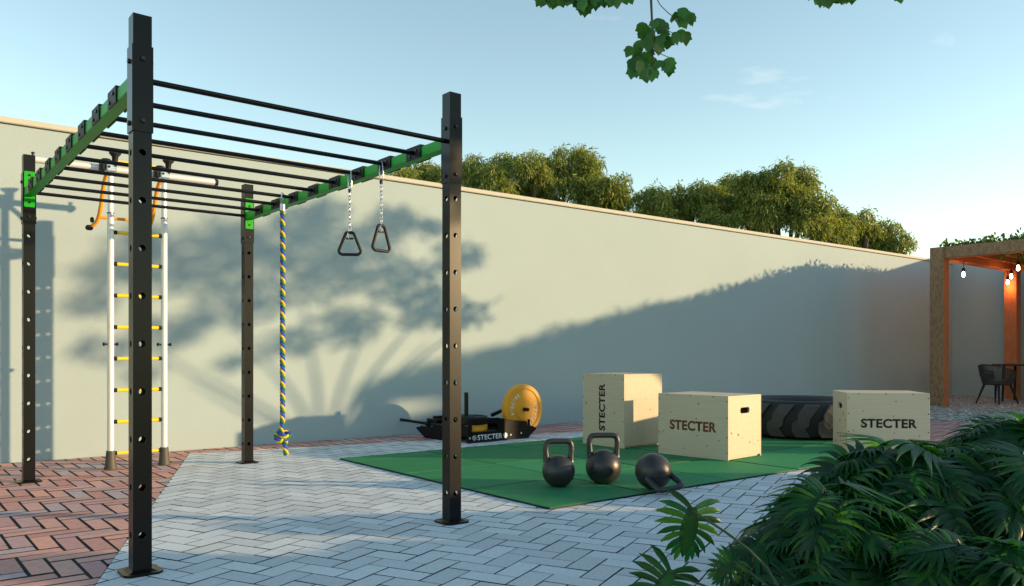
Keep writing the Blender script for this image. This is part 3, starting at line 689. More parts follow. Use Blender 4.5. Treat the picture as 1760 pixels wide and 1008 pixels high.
# ------------------------------------------------------------------ weight sled and its plates
SA = R(41); sled = thing('weight_sled', 'black steel push sled with white lettering on its side beside the mat', 'sled', (-0.47, 8.80, 0), SA)
SL, SW = 1.02, 0.66
side = [(0.0, 0.0), (0.86, 0.0), (1.02, 0.13), (1.02, 0.17), (0.86, 0.17), (0.86, 0.235), (0.58, 0.255), (0.30, 0.255), (-0.02, 0.255), (-0.02, 0.03)]
for y in (0.0, SW):
    # side plate with a window that shows the flat plates inside
    ms = MB()
    ms.prism([(-0.02, 0.0), (0.86, 0.0), (1.0, 0.10), (1.0, 0.115), (-0.02, 0.115)], -0.006, 0.006, Matrix.Translation((0, y, 0)) @ Matrix.Rotation(R(90), 4, 'X'))
    ms.prism([(0.40, 0.1152), (1.0, 0.1152), (0.93, 0.14), (0.86, 0.145), (0.85, 0.20), (0.62, 0.225), (0.40, 0.265)], -0.006, 0.006, Matrix.Translation((0, y, 0)) @ Matrix.Rotation(R(90), 4, 'X'))
    ms.prism([(-0.02, 0.1152), (0.03, 0.1152), (0.03, 0.265), (-0.02, 0.265)], -0.006, 0.006, Matrix.Translation((0, y, 0)) @ Matrix.Rotation(R(90), 4, 'X'))
    ms.prism([(0.03, 0.205), (0.40, 0.205), (0.40, 0.265), (0.03, 0.265)], -0.006, 0.006, Matrix.Translation((0, y, 0)) @ Matrix.Rotation(R(90), 4, 'X'))
    sp = ms.build('side_plate', M['black'], sled)
    MB().box((0.42, y, 0.008), (0.9, 0.05, 0.016), bev=0.004).build('skid', M['blackmat'], sled)
MB().box((0.44, SW / 2, 0.075), (0.86, SW - 0.014, 0.02)).build('deck', M['black'], sled)
for x in (-0.01, 0.84): MB().box((x, SW / 2, 0.14), (0.03, SW - 0.016, 0.10), bev=0.004).build('cross_member', M['black'], sled)
MB().tube([(0.16, SW * 0.40, 0.085), (0.16, SW * 0.40, 0.55)], 0.024, 12).build('weight_pole', M['black'], sled, True)
MB().tube([(0.93, 0.05, 0.05), (0.93, 0.05, 0.215)], 0.016, 10).build('stub_post', M['black'], sled, True)
MB().prism([(0.55, 0.25), (0.80, 0.33), (0.80, 0.36), (0.55, 0.29)], -0.02, 0.02, Matrix.Translation((0, SW * .42, 0)) @ Matrix.Rotation(R(90), 4, 'X')).build('brace', M['black'], sled)
MB().prism([(0.78, 0.09), (0.86, 0.09), (0.86, 0.40), (0.80, 0.40)], -0.02, 0.02, Matrix.Translation((0, SW * .42, 0)) @ Matrix.Rotation(R(90), 4, 'X')).build('upright', M['black'], sled)
PLX, PLZ = 0.90, 0.33
MB().tube([(PLX, SW * .44, PLZ), (PLX, 0.03, PLZ)], 0.022, 12).build('plate_peg', M['black'], sled, True)
h = MB().tube([(-0.06, SW * .55, 0.17), (-0.06, SW + 0.62, 0.185)], 0.018, 10).build('push_handle', M['black'], sled, True)
MB().tube([(-0.06, SW + 0.02, 0.175), (-0.06, SW + 0.06, 0.176)], 0.036, 12).build('handle_collar', M['blackmat'], h, True)
MB().tube([(0.02, SW * .5, 0.10), (0.02, SW + 0.30, 0.115)], 0.022, 10).build('tow_tube', M['black'], sled, True)
MB().prism([(0.0, 0.0), (0.42, 0.0), (0.60, 0.10), (0.60, 0.12), (0.0, 0.17)], -0.02, 0.02, Matrix.Translation((-0.03, SW * .55, 0.0)) @ Matrix.Rotation(R(90), 4, 'Z') @ Matrix.Rotation(R(90), 4, 'X')).build('nose_runner', M['black'], sled)
MB().box((0.0, SW + 0.0, 0.21), (0.10, 0.2, 0.05), bev=0.01).build('handle_socket', M['black'], sled)
fm = face_mtx((0.29, -0.0068, 0.056), (1, 0, 0), (0, 0, 1))
letters('STECTER', 0.36, 0.060, M['white'], sled, fm, thick=0.0015, bold=0.02)
disc = MB().lathe([(0, 0.0015), (0.030, 0.0015), (0.031, 0), (0, 0)], 20).mesh('emblem', M['steel'])
for x in (0.065, 0.515): inst('emblem', disc, sled, (x, -0.0062, 0.056), (R(90), 0, 0))
star = MB().prism([((0.016 if k % 2 else 0.007) * math.cos(k * math.pi / 4), (0.016 if k % 2 else 0.007) * math.sin(k * math.pi / 4)) for k in range(8)], 0, 0.0015).mesh('star_mark', M['white'])
for x in (0.0, 0.60, 0.76): inst('star_mark', star, sled, (x + 0.0, -0.0062, 0.056 + (0.01 if x > .7 else 0)), (R(90), 0, 0))
def plate_prof(r, t, hub=0.025): return [(hub, 0), (r * .42, 0), (r * .44, 0.010), (r * .80, 0.010), (r * .83, 0), (r * .97, 0), (r, 0.012), (r, t - 0.012), (r * .97, t), (r * .83, t), (r * .80, t - 0.010), (r * .44, t - 0.010), (r * .42, t), (hub, t)]
def weight_plate(loc, rot, r, t, m, label, text, txt_m=None):
    p = thing('weight_plate', label, 'weight plate', loc); p.rotation_euler = rot
    MB().lathe(plate_prof(r, t), 56, closed=True).build('disc', m, p, 18)
    if text:
        for base in text:
            for i, ch in enumerate('STECTER'):
                ang = R(base - i * 13.0); rr = r * 0.625
                o = (rr * math.cos(ang), rr * math.sin(ang), t - 0.0102)
                letters(ch, 0.030, 0.042, M['white'], p, face_mtx(o, (math.sin(ang), -math.cos(ang), 0), (math.cos(ang), math.sin(ang), 0)), 'letter', 0.0015, 0.02)
    return p
SU = Vector((math.cos(SA), math.sin(SA), 0)); SV = Vector((-math.sin(SA), math.cos(SA), 0)); S0 = Vector((-0.47, 8.80, 0))
pl = weight_plate(S0 + SU * PLX + SV * 0.17 + Vector((0, 0, PLZ)), (R(90), 0, SA), 0.298, 0.075, M['plate'], 'amber bumper plate hung upright on the sled peg, white lettering round its face', (196, 18))
weight_plate(S0 + SU * 0.17 + SV * SW * 0.40 + Vector((0, 0, 0.115)), (0, 0, 0.3), 0.235, 0.075, M['plate'], 'amber bumper plate lying flat low inside the sled', None)
weight_plate(S0 + SU * 0.17 + SV * SW * 0.40 + Vector((0, 0, 0.195)), (0, 0, 1.0), 0.235, 0.085, M['blackmat'], 'black bumper plate lying flat on top of the sled load', (100, 280))

# ------------------------------------------------------------------ pergola, lamps, table and chairs
PGL, PGW, PGH = 8.6, 3.6, 2.98
pg = thing('pergola', 'brown timber pergola with thick square columns and greenery on its roof', 'pergola', PC1, PA)
# local x along PU, local y = -PV
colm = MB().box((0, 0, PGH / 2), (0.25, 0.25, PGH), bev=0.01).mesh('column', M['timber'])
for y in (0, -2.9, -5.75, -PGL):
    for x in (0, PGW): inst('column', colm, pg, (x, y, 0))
for p_ in colm.polygons:                               # outer face plain brown; lamp glow painted orange into the faces under the roof
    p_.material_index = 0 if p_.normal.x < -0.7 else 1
colm.materials.append(M['timber_lit'])
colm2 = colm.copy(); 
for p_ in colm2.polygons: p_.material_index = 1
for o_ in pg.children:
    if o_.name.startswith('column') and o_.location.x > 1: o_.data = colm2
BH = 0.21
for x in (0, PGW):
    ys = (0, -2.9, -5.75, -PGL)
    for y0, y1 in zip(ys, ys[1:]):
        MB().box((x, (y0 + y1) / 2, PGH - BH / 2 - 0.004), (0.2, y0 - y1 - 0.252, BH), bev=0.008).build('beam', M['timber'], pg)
for y in (0, -PGL): MB().box((PGW / 2, y, PGH - BH / 2 - 0.004), (PGW - 0.252, 0.2, BH), bev=0.008).build('beam', M['timber_lit'], pg)
n = 20
slm = MB().box((PGW / 2, 0, PGH - 0.075), (PGW - 0.21, 0.05, 0.13), bev=0.004).mesh('rafter', M['timber_lit'])
for k in range(n): inst('rafter', slm, pg, (0, -0.35 - k * (PGL - 0.7) / (n - 1), 0))
MB().box((PGW / 2, -PGL / 2, PGH + 0.004), (PGW - 0.02, PGL - 0.05, 0.02)).build('roof_boarding', M['timber_lit'], pg)
def leafquad(mb, p, d, up, l, w, bend=0.0):
    d = d.normalized(); s = d.cross(up)
    if s.length < 1e-4: s = d.orthogonal()
    s.normalize(); nn = s.cross(d); m = p + d * l * .5 + nn * bend * l
    mb.add([p, m - s * w / 2, p + d * l, m + s * w / 2], [(0, 1, 2, 3)])
rng = random.Random(21)
def rdir(r): 
    while 1:
        v = Vector((r.uniform(-1, 1), r.uniform(-1, 1), r.uniform(-1, 1)))
        if 0.05 < v.length < 1: return v.normalized()
iv = MB()
for _ in range(16000):
    x = rng.uniform(-0.06, PGW); y = -rng.uniform(-0.06, PGL + 0.05)
    hgt = 0.075 + 0.055 * math.sin(x * 2.1 + y * 1.3) * math.cos(y * 2.7 - x)
    if x < 0.3 and rng.random() < 0.2: hgt *= 0.4
    p = PC1 + PU * x - PV * y + Vector((0, 0, PGH + 0.01 + abs(rng.gauss(0, 0.5)) * max(hgt, .03)))
    leafquad(iv, p, rdir(rng) + Vector((0, 0, .5)), rdir(rng), rng.uniform(.06, .12), rng.uniform(.03, .06))
for _ in range(5200):                                  # sprays hanging below the rafters
    x = rng.uniform(0.3, PGW - 0.2); y = -rng.uniform(0.7, PGL - .3)
    dr = 0.10 + 0.10 * (0.5 + 0.5 * math.sin(y * 3.1 + x * 1.7))
    p = PC1 + PU * x - PV * y + Vector((0, 0, PGH - 0.08 - rng.random() * dr))
    leafquad(iv, p, rdir(rng) - Vector((0, 0, .6)), rdir(rng), rng.uniform(.06, .12), rng.uniform(.02, .04))
prop(iv.build('roof_creeper', M['ivy']), 'green creeper covering the roof of the timber pergola', 'creeper', kind='stuff')
def lamp(p, label, rz=0):
    t = thing('pendant_lamp', label, 'lamp', p)
    ztop = PGH - 0.13 - p.z
    MB().tube([(0, 0, 0.13), (0, 0, ztop)], 0.006, 6).build('cable', M['cord'], t)
    MB().lathe([(0, 0.15), (0.018, 0.148), (0.032, 0.12), (0.034, 0.075), (0.03, 0.07), (0, 0.07)], 14).build('socket', M['cord'], t, True)
    MB().lathe([(0, -0.03), (0.016, -0.024), (0.027, -0.004), (0.027, 0.02), (0.02, 0.05), (0.018, 0.07), (0, 0.07)], 14).build('bulb', M['glow'], t, True)
    l = bpy.data.lights.new('bulb_light', 'POINT'); l.energy = 2.8; l.color = (1.0, 0.31, 0.07); l.shadow_soft_size = 0.05
    lo = bpy.data.objects.new('bulb_light', l); C.objects.link(lo); lo.parent = t; lo.location = (0, 0, -0.11)
lamp(px(1656, 474, 15.45), 'lit pendant bulb closest to the front timber column of the pergola')
lamp(px(1738, 477, 16.2), 'lit pendant bulb in the middle of the three before the rear pergola column')
lamp(px(1732, 487, 17.1), 'lit pendant bulb hanging lowest in front of the rear pergola column')
lamp(px(1750, 463, 14.6), 'lit pendant bulb hanging highest beside the creeper under the pergola roof')
# off frame, further down the pergola, the same lamps go on
lamp(PC1 + PU * 1.4 + PV * 3.4 + Vector((0, 0, 2.45)), 'lit pendant bulb over the dining table under the pergola')
lamp(PC1 + PU * 2.2 + PV * 5.6 + Vector((0, 0, 2.45)), 'lit pendant bulb toward the open end of the pergola')

def chair(loc, rz, label):
    c = thing('woven_chair', label, 'chair', loc, rz)  # opens towards local +x
    for sx, sy in ((1, 1), (1, -1), (-1, 1), (-1, -1)):
        MB().tube([(sx * .26, sy * .25, 0), (sx * .15, sy * .15, .40)], [0.013, 0.024], 8).build('leg', M['blackmat'], c, True)
    MB().lathe([(0, .37), (.20, .37), (.25, .40), (.25, .42), (0, .42)], 24).build('seat', M['rattan'], c, True)
    MB().lathe([(0, .425), (.21, .425), (.225, .445), (.21, .47), (0, .475)], 24).build('cushion', M['cushion'], c, True)
    def rim(a): # a = 0 at the open front, pi at the back
        k = 0.5 - 0.5 * math.cos(a); return Vector((math.cos(a) * (.31 + .03 * k), math.sin(a) * .31, 0.60 + 0.17 * k ** 1.3))
    angs = [R(50) + (2 * math.pi - R(100)) * i / 30 for i in range(31)]
    MB().tube([rim(a) for a in angs], 0.013, 8).build('top_rail', M['rattan'], c, True)
    MB().tube([(math.cos(a) * .25, math.sin(a) * .25, .405) for a in angs], 0.015, 8).build('seat_rail', M['rattan'], c, True)
    w = MB()
    for i in range(74):
        a = R(50) + (2 * math.pi - R(100)) * i / 73; t = rim(a); b = Vector((math.cos(a) * .25, math.sin(a) * .25, .41)); w.tube([b, (b + t) / 2 + Vector((math.cos(a), math.sin(a), 0)) * .012, t], 0.0065, 5, cap=False)
    w.build('woven_back', M['rattan'], c, True)
chair(gp(1714, 694.5), R(20), 'charcoal woven tub chair with splayed black legs nearest the pergola column')
chair(gp(1714, 694.5) + Vector((1.15, 0.25, 0)), R(200), 'charcoal woven tub chair across the dark dining table')
tp = px(1775, 640, 16.2); tbl = thing('dining_table', 'dark dining table under the pergola beside the woven chairs', 'table', (tp.x, tp.y, 0), PA - R(90))
MB().box((0.15, 0, .755), (1.5, 0.95, 0.04), bev=0.012).build('table_top', M['tabletop'], tbl)
for sx in (-.42, .72):
    for sy in (-.3, .3): MB().tube([(sx * 1.05, sy * 1.1, 0), (sx, sy, .74)], [0.02, 0.028], 8).build('leg', M['blackmat'], tbl, True)

# ------------------------------------------------------------------ trees beyond the wall
def willow(name, lobes, Y, label, seed, count, trunk_x):
    rng = random.Random(seed); cs = [(px(x, y, Y + rng.uniform(-1.2, 1.2)), r * Y / F) for x, y, r in lobes]
    base = px(trunk_x, 600, Y); base.z = -0.05
    t = thing(name, label, 'tree', base, 0, 'trees beyond the garden wall')
    top = sum((c for c, r in cs), Vector()) / len(cs) - base
    tr = MB().tube(catmull([(0, 0, 0), (0.1, 0, top.z * .35), (top.x * .5, top.y * .5, top.z * .7), tuple(top)], 4), [0.22 - 0.012 * i for i in range(13)], 8)
    for c, r in cs:
        tr.tube(catmull([(0.1, 0, top.z * .35), ((c - base) * .5 + Vector((0, 0, top.z * .25))), tuple(c - base)], 4), [0.10 - 0.009 * i for i in range(9)], 6)
    tr.build('trunk', M['bark'], t, True)
    cr = MB(); tot = sum(r * r for c, r in cs)
    for c, r in cs:
        k = int(count * r * r / tot)
        sub = [(c + rdir(rng) * r * rng.uniform(.45, .95), r * rng.uniform(.28, .5)) for _ in range(14)]
        for _ in range(k):
            sc, sr = rng.choice(sub); d = rdir(rng)
            if d.z < -0.3 and rng.random() < .5: d.z *= -1
            p = sc + d * sr * (rng.random() ** 0.3); out = Vector((d.x, d.y, 0)) * .6
            hang = out + Vector((rng.gauss(0, .35), rng.gauss(0, .35), -0.55 + rng.gauss(0, .5)))
            for j in range(5):
                leafquad(cr, p - base, hang + rdir(rng) * .75, rdir(rng), rng.uniform(.08, .16), rng.uniform(.025, .045), .1)
                p = p + hang.normalized() * 0.055; hang = hang + Vector((0, 0, -.25))
    cr.build('crown', M['willow'], t)
TA, TB = 'bushy olive green tree ', 'beyond the garden wall'
willow('willow_tree', [(692, 306, 26), (725, 300, 28), (755, 308, 30), (775, 325, 30), (715, 325, 34)], 23, 'small low olive green tree top seen through the rack behind the wall', 1, 2550, 730)
willow('willow_tree', [(815, 300, 36), (868, 296, 34), (845, 325, 42), (915, 290, 30), (985, 282, 36), (1020, 305, 38), (945, 320, 48), (1040, 330, 36), (1000, 345, 42), (900, 345, 40), (1055, 350, 30)], 24, 'widest bushy olive green tree rising right beside the rack post beyond the wall', 2, 10200, 930)
willow('willow_tree', [(1115, 350, 28), (1155, 342, 26), (1195, 340, 25), (1225, 350, 32), (1170, 370, 34), (1235, 385, 38), (1130, 365, 26), (1255, 320, 18)], 25, 'dark lower bushy tree filling the dip between two taller trees', 3, 5850, 1180)
willow('willow_tree', [(1285, 318, 26), (1335, 308, 28), (1375, 325, 34), (1320, 350, 44), (1385, 365, 40), (1415, 385, 34), (1300, 385, 40), (1270, 360, 32)], 24.5, 'tallest peaked tree beyond the wall, olive green and sunlit from the right', 4, 7800, 1340)
willow('willow_tree', [(1450, 375, 24), (1485, 385, 27), (1470, 410, 28), (1520, 400, 26), (1545, 420, 22), (1500, 425, 28), (1440, 400, 26)], 25.5, 'tree with thin drooping outline nearest the pergola beyond the wall', 5, 3900, 1490)

# ------------------------------------------------------------------ tree right of the frame whose shadow falls on the wall
def branchy_tree(name, base, label, seed, forks, lobes, nleaf, lsz, leafm, r0):
    rng = random.Random(seed); t = thing(name, label, 'tree', base)
    tr = MB()
    for pts, ra in forks: 
        c = catmull(pts, 5); n = len(c); tr.tube(c, [ra[0] + (ra[1] - ra[0]) * i / (n - 1) for i in range(n)], 9)
    tr.build('trunk', M['bark'], t, True); tot = sum(r ** 2 for _, r in lobes); cr = MB()
    for c, r in lobes:
        c = Vector(c)
        for _ in range(int(nleaf * r * r / tot)):
            d = rdir(rng); p = c + d * r * rng.random() ** .45; p.z = c.z + (p.z - c.z) * .7
            leafquad(cr, p, rdir(rng) + d * .3 - Vector((0, 0, .3)), rdir(rng), lsz * rng.uniform(.7, 1.3), lsz * rng.uniform(.5, .8), .08)
    cr.build('crown', leafm, t)
    return t
tb_ = Vector((8.3, 8.22, 0)); lob = []
rng = random.Random(31)
WS = [(200, 470, 60), (260, 420, 60), (330, 470, 75), (300, 570, 55), (380, 400, 55), (450, 430, 75), (420, 520, 70), (520, 390, 60), (560, 470, 80), (620, 420, 65), (680, 380, 50), (690, 480, 70), (600, 560, 60), (500, 590, 45), (740, 530, 60), (790, 440, 45), (800, 545, 45), (180, 600, 40), (240, 640, 28), (400, 620, 30), (150, 520, 40), (560, 360, 35), (740, 390, 30)]
for x, y, r in WS:                                     # crown clumps: stand where the sun's ray to each shade patch passes the tree
    yb = 797 - 0.0714 * x; Yw = F / (yb - HY); w = px(x, y, Yw); dX = tb_.x + rng.uniform(-.8, .8) - w.x
    p = w + Vector((dX, -SLOPE * dX, TAN * dX)); lob.append((tuple(p - tb_), r * Yw / F * 0.86))
ft = [([(0, 0, -.05), (.02, 0, .6), (0, .05, 1.15)], (.07, .05))]
for tx, ty_, tz in ((-.3, -1.3, 3.0), (.2, -.7, 3.3), (-.1, -.1, 3.6), (.3, .6, 3.4), (-.2, 1.2, 3.2), (.1, 1.8, 3.1), (0.1, 1.0, 2.6), (-.1, -.9, 2.5)):
    ft.append(([(0, .05, 1.1), (tx * .3, .05 + ty_ * .22, 1.1 + (tz - 1.1) * .42), (tx * .7, ty_ * .65, 1.1 + (tz - 1.1) * .75), (tx, ty_, tz)], (.034, .008)))
branchy_tree('garden_tree', tb_, 'spreading garden tree that throws its dappled shade on the wall', 11, ft, lob, 5600, 0.085, M['leafy'], .1)

et = [([(0, 0, -.05), (.01, .01, 1.5), (0, 0, 3.6), (0, .05, 5.0)], (.21, .10))]
for k in range(12):
    an = k * 2.4; z = 2.6 + k * .17; et.append(([(0, 0, z), (math.cos(an) * .6, math.sin(an) * .7, z + .25), (math.cos(an) * 1.1, math.sin(an) * 1.4, z + .3)], (.04, .012)))
EL = [((0, y, z), r) for y, z, r in ((-1.0, 3.5, .75), (.1, 3.6, .8), (1.0, 3.55, .6), (1.35, 3.9, .55), (-.9, 4.3, .8), (.4, 4.4, .8), (1.35, 4.5, .5), (0, 5.0, .7))]
branchy_tree('added_shade_tree', (8.2, 2.862, 0), 'added unseen tree, thick stem and high dense crown placed to shade the rack', 12, et, EL, 5200, 0.13, M['leafy'], .1)  # off-frame tree added so its trunk and crown shade the rack posts

# ------------------------------------------------------------------ overhanging tree: limb, twigs and single leaves
def broad_leaf(seed):
    rng = random.Random(seed); out = [(0, 0), (.10, .02), (.30, .10), (.42, .28), (.40, .45), (.47, .60), (.30, .62), (.22, .75), (.10, .90), (0, 1.08)]
    rows = [(0, 0.0)]; vs = []; fs = []
    L_ = [(0, .0), (.26, .08), (.44, .26), (.43, .46), (.50, .66), (.30, .70), (.20, .84), (0, 1.05)]
    mid = [(0, y) for _, y in L_]
    for i, (x, y) in enumerate(L_):
        cv = -0.10 * y * y; vs += [(0, y, cv), (x, y, cv + x * .28 - .18 * x * y), (-x, y, cv + x * .28 - .18 * x * y + rng.uniform(-.03, .03))]
    for i in range(len(L_) - 1):
        a, b = 3 * i, 3 * i + 3; fs += [(a, a + 1, b + 1, b), (a, b, b + 2, a + 2)]
    me = bpy.data.meshes.new('leaf'); me.from_pydata(vs, [], fs); me.validate(); me.materials.append(M['leafy']); me.shade_smooth(); return me
BL = [broad_leaf(s) for s in range(4)]
ob_ = Vector((2.6, -2.2, 0)); ot = thing('overhanging_tree', 'broadleaf tree whose leafy twigs hang into the sky above the mat', 'tree', ob_)
OY = 3.9
tips = px(1118, 40, OY) - ob_
ml = MB()
for pts, ra in (([(0, 0, -.05), (-.05, .1, 1.4), (.0, .3, 2.6)], (.16, .12)), ([(0, .3, 2.6), (-.2, 1.6, 3.4), (-.9, 3.6, 3.75), (-1.35, 5.6, 3.6), (-1.7, 6.3, 3.45)], (.09, .02)), ([(0, .3, 2.6), (.4, 2.2, 3.5), (.3, 4.6, 3.7), (.1, 6.2, 3.35)], (.08, .02)), ([(0, .3, 2.6), (.8, -.6, 3.8), (1.5, -1.6, 4.6)], (.08, .03))):
    c = catmull(pts, 6); ml.tube(c, [ra[0] + (ra[1] - ra[0]) * i / (len(c) - 1) for i in range(len(c))], 9)
ml.build('trunk', M['bark'], ot, True)
def L2(x, y, dy=0.0): return px(x, y, OY + dy) - ob_
tw = MB()
tw.tube(catmull([(-1.7, 6.3, 3.45), L2(1116, -60), L2(1119, 0), L2(1121, 50), L2(1122, 95), L2(1128, 125)], 5), [0.008 - .0002 * i for i in range(26)], 6)
tw.tube(catmull([L2(1116, -50), L2(1130, 0), L2(1144, 18), L2(1155, 27), L2(1168, 30)], 4), 0.0022, 5)
tw.tube(catmull([L2(1121, 50), L2(1140, 50), L2(1165, 62)], 4), 0.002, 5); tw.tube(catmull([L2(1122, 85), L2(1140, 95), L2(1160, 103)], 4), 0.002, 5); tw.tube(catmull([L2(1122, 80), L2(1100, 95), L2(1088, 112)], 4), 0.002, 5)
tw.tube(catmull([(-1.35, 5.6, 3.6), L2(1040, -40), L2(990, -30), L2(935, -28)], 4), 0.006, 6); tw.tube(catmull([(.1, 6.2, 3.35), L2(1420, -40), L2(1520, -30), L2(1610, -40)], 4), 0.006, 6)
tw.build('twig', M['bark'], ot, True)
rng = random.Random(77)
def put_leaf(x, y, s=0.062, dirn=None):
    """x,y = stalk end of the leaf; it hangs tip-down with some turn"""
    p = L2(x, y, rng.uniform(-.12, .12)); d = Vector((rng.gauss(0, .32), rng.gauss(0, .35), -1)) if dirn is None else Vector(dirn)
    d.normalize(); nrm = Vector((rng.gauss(0, .55), -1, rng.gauss(.1, .35))); sd = d.cross(nrm).normalized(); nrm = sd.cross(d)
    m = Matrix((sd, d, nrm)).transposed().to_4x4(); o = inst('leaf', rng.choice(BL), ot, p, m.to_euler(), (s * rng.uniform(.8, 1.15),) * 3)
for x, y in ((1105, 38), (1112, 45), (1102, 52), (1126, 34), (1136, 32), (1143, 38), (1130, 44), (1122, 52), (1140, 52), (1108, 62), (1095, 70), (1086, 80), (1100, 78), (1112, 68), (1118, 64), (1128, 62), (1124, 75), (1132, 72), (1116, 82), (1106, 90), (1092, 92), (1086, 100), (1098, 104), (1110, 100), (1122, 98), (1114, 112), (1126, 108), (1120, 118), (1128, 118), (1112, 116), (1138, 104), (1144, 108), (1150, 104), (1152, 112), (1146, 100), (1090, 114), (1096, 116), (1106, 120), (1170, 14), (1160, 20), (1178, 18), (1185, 22), (1190, 24), (1165, 26), (1172, 30), (1182, 28), (1158, 55), (1172, 50), (1178, 54), (1166, 58), (1150, 62), (1118, 56), (1135, 60)):
    put_leaf(x, y, 0.063)
for x in range(930, 1086, 6):
    for k in range(3): put_leaf(x + rng.uniform(-4, 4), -14 + 14 * math.exp(-((x - 1003) / 26) ** 2) + rng.uniform(-16, 4) + (4 if x < 1070 else -4), 0.062)
for x in list(range(1392, 1474, 6)) + [1548, 1596]:
    for k in range(3 if x < 1480 else 1): put_leaf(x + rng.uniform(-4, 4), -15 + 10 * math.exp(-((x - 1424) / 12) ** 2) + rng.uniform(-14, 4), 0.062)
cr = MB()
for _ in range(2600):
    a = rng.random(); c = Vector((-.6 + 1.2 * rng.random(), 5.4 * a + .3, 3.9 + .5 * math.sin(a * 3))); p = c + rdir(rng) * rng.random() ** .4 * .75
    w = p + ob_
    if w.y > 0.2 and (w.z - 0.1 - CAMZ) / w.y < (HY + 60) / F: continue
    leafquad(cr, p, rdir(rng) - Vector((0, 0, .6)), rdir(rng), .075, .055)
cr.build('crown', M['leafy'], ot)

# ------------------------------------------------------------------ split-leaf plants
def split_leaf(seed, nl=11, wid0=.047, len0=.48, lance=True):
    rng = random.Random(seed); vs, fs = [], []
    def P(x, y):
        r2 = x * x; return (x, y, 0.10 * abs(x) - 0.55 * r2 - 0.22 * y * y + 0.03 * math.sin(9 * x + seed))
    # central band along the midrib
    ys = [-.06 + .90 * i / 12 for i in range(13)]
    hw = lambda y: max(.008, (.07 if lance else .15) * math.sin(math.pi * min(1, max(0, (y + .14) / 1.0))) ** .8)
    for y in ys: vs += [P(-hw(y), y - .02), P(0, y), P(hw(y), y - .02)]
    for i in range(12): fs += [(3 * i, 3 * i + 1, 3 * i + 4, 3 * i + 3), (3 * i + 1, 3 * i + 2, 3 * i + 5, 3 * i + 4)]
    for side in (-1, 1):
        for k in range(nl):
            t = k / (nl - 1); y0 = -.03 + .70 * t; ang = R(132 - 108 * t + rng.uniform(-4, 4)); ln = (len0 + .16 * math.sin(math.pi * min(1, t * 1.1 + .15))) * (1 - .36 * t * t) * rng.uniform(.9, 1.08)
            wid = wid0 * (1 - .28 * t) * rng.uniform(.9, 1.1); cur = R(-38 + 8 * t); x, y = hw(y0) * .55, y0; a = ang; n0 = len(vs); N = 6
            for j in range(N + 1):
                s = j / N; w = wid * ((.55 + .75 * math.sin(math.pi * min(1, s * .85 + .08))) * max(.06, (1 - s ** 2.2)) if lance else (.78 + .5 * math.sin(math.pi * s * .9)) * (1 if s < .72 else max(.12, (1 - s) / .28)) * .62)
                dx, dy = math.sin(a), math.cos(a); nx, ny = dy, -dx
                for q in (-1, 0, 1):
                    xx, yy = x + nx * w * q, y + ny * w * q; z = P(xx, yy); vs.append((z[0] * side, z[1], z[2] + (0.012 if q == 0 else 0) - (.16 if lance else .05) * s * s + .02 * math.sin(k * 2.3 + seed) * s))
                x += dx * ln / N; y += dy * ln / N; a += cur / N
            for j in range(N):
                b = n0 + 3 * j
                for q in (0, 1):
                    f = (b + q, b + q + 1, b + q + 4, b + q + 3); fs.append(f if side < 0 else f[::-1])
    me = bpy.data.meshes.new('leaf'); me.from_pydata(vs, [], fs); me.validate(); me.materials.append(M['philo']); me.shade_smooth(); return me
SLV = [split_leaf(s) for s in range(6)]; BIGL = split_leaf(9, 9, .078, .46, False)
def frame_euler(d, nrm):
    d = Vector(d).normalized(); s = d.cross(Vector(nrm)).normalized(); n = s.cross(d); return Matrix((s, d, n)).transposed().to_euler()
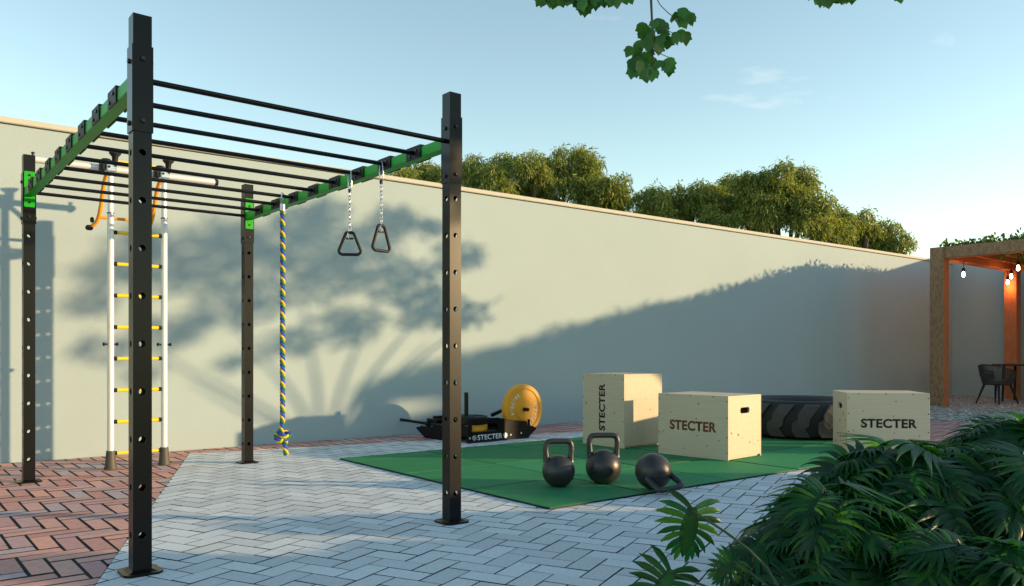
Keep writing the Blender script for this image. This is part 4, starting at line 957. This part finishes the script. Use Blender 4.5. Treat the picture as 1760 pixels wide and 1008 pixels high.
def plant(base, label, seed, n, hgt, spread, size, extra=()):
    rng = random.Random(seed); base = Vector(base); t = thing('split_leaf_plant', label, 'plant', base); st = MB()
    todo = []
    for i in range(n):
        az = 2.39996 * i + rng.uniform(-.3, .3); q = (i + .5) / n; out = spread * (0.15 + .85 * q) * rng.uniform(.75, 1.1); z = hgt * (1.0 - .62 * q ** 1.5) * rng.uniform(.85, 1.05)
        tip = Vector((math.cos(az) * out, math.sin(az) * out, max(.06, z))); o = Vector((math.cos(az), math.sin(az), 0))
        todo.append((tip, o + Vector((0, 0, -.25 - .55 * q + rng.gauss(0, .2))), Vector((0, 0, 1)) + o * .5 + rdir(rng) * .75, size * rng.uniform(.55, 1.2), None))
    for x, y, Y, dx, dz, s in extra:
        tip = px(x, y, Y) - base; todo.append((tip, Vector((dx, -.12, dz)), Vector((0.08, -1, .3)), s, BIGL))
    for tip, d, nr, s, ml_ in todo:
        d = Vector(d).normalized()
        st.tube(catmull([(tip.x * .06, tip.y * .06, 0), (tip.x * .35, tip.y * .35, tip.z * .62), tuple(tip), tuple(tip + d * s * .1)], 4), [.0065 - .0003 * k for k in range(13)], 5)
        inst('leaf', ml_ or rng.choice(SLV), t, tip, frame_euler(d, nr), (s, s, s))
    st.build('stem', M['stem'], t, True)
plant((1.22, 3.02, 0), 'split leaf plant at the edge of the bed, its leaves spilling over the grey pavers', 1, 62, 0.48, 0.34, 0.28)
plant((1.62, 3.38, 0), 'tallest split leaf plant in front of the box with black lettering', 2, 80, 0.60, 0.40, 0.30)
plant((2.08, 3.30, 0), 'dense dark split leaf plant filling the middle of the bed', 3, 74, 0.58, 0.42, 0.30)
plant((2.75, 4.40, 0), 'split leaf plant before the pergola gravel with leaves against the red brick', 4, 80, 0.62, 0.46, 0.32)
plant((1.55, 2.66, 0), 'low split leaf plant hugging the soil at the front of the bed', 5, 56, 0.36, 0.42, 0.26)
plant((0.98, 2.62, 0), 'small split leaf plant with one big leaf raised over the grey pavers', 6, 5, 0.14, 0.14, 0.13, extra=[(1190, 878, 2.80, -.2, -1, .20), (1152, 985, 2.95, -.5, -1, .22), (1262, 965, 2.8, -.5, -.4, .12)])
plant((2.45, 3.75, 0), 'split leaf plant leaning out from behind the dense clump in the bed', 7, 64, 0.52, 0.42, 0.30)
OFF = 'large split leaf plant in the unseen bed, '
for i, (x, y, hh, w) in enumerate(((4.3, 5.15, .62, 'beside the mat corner'), (5.1, 5.9, .72, 'closest to the tree trunk'), (4.1, 4.3, .42, 'behind the dense clump'), (5.6, 5.0, .78, 'tallest of the bed'), (3.6, 3.3, .34, 'at the bed centre'), (3.0, 2.4, .32, 'at the bed front'))):
    plant((x, y, 0), OFF + w, 20 + i, 42, hh, 0.55, 0.34)
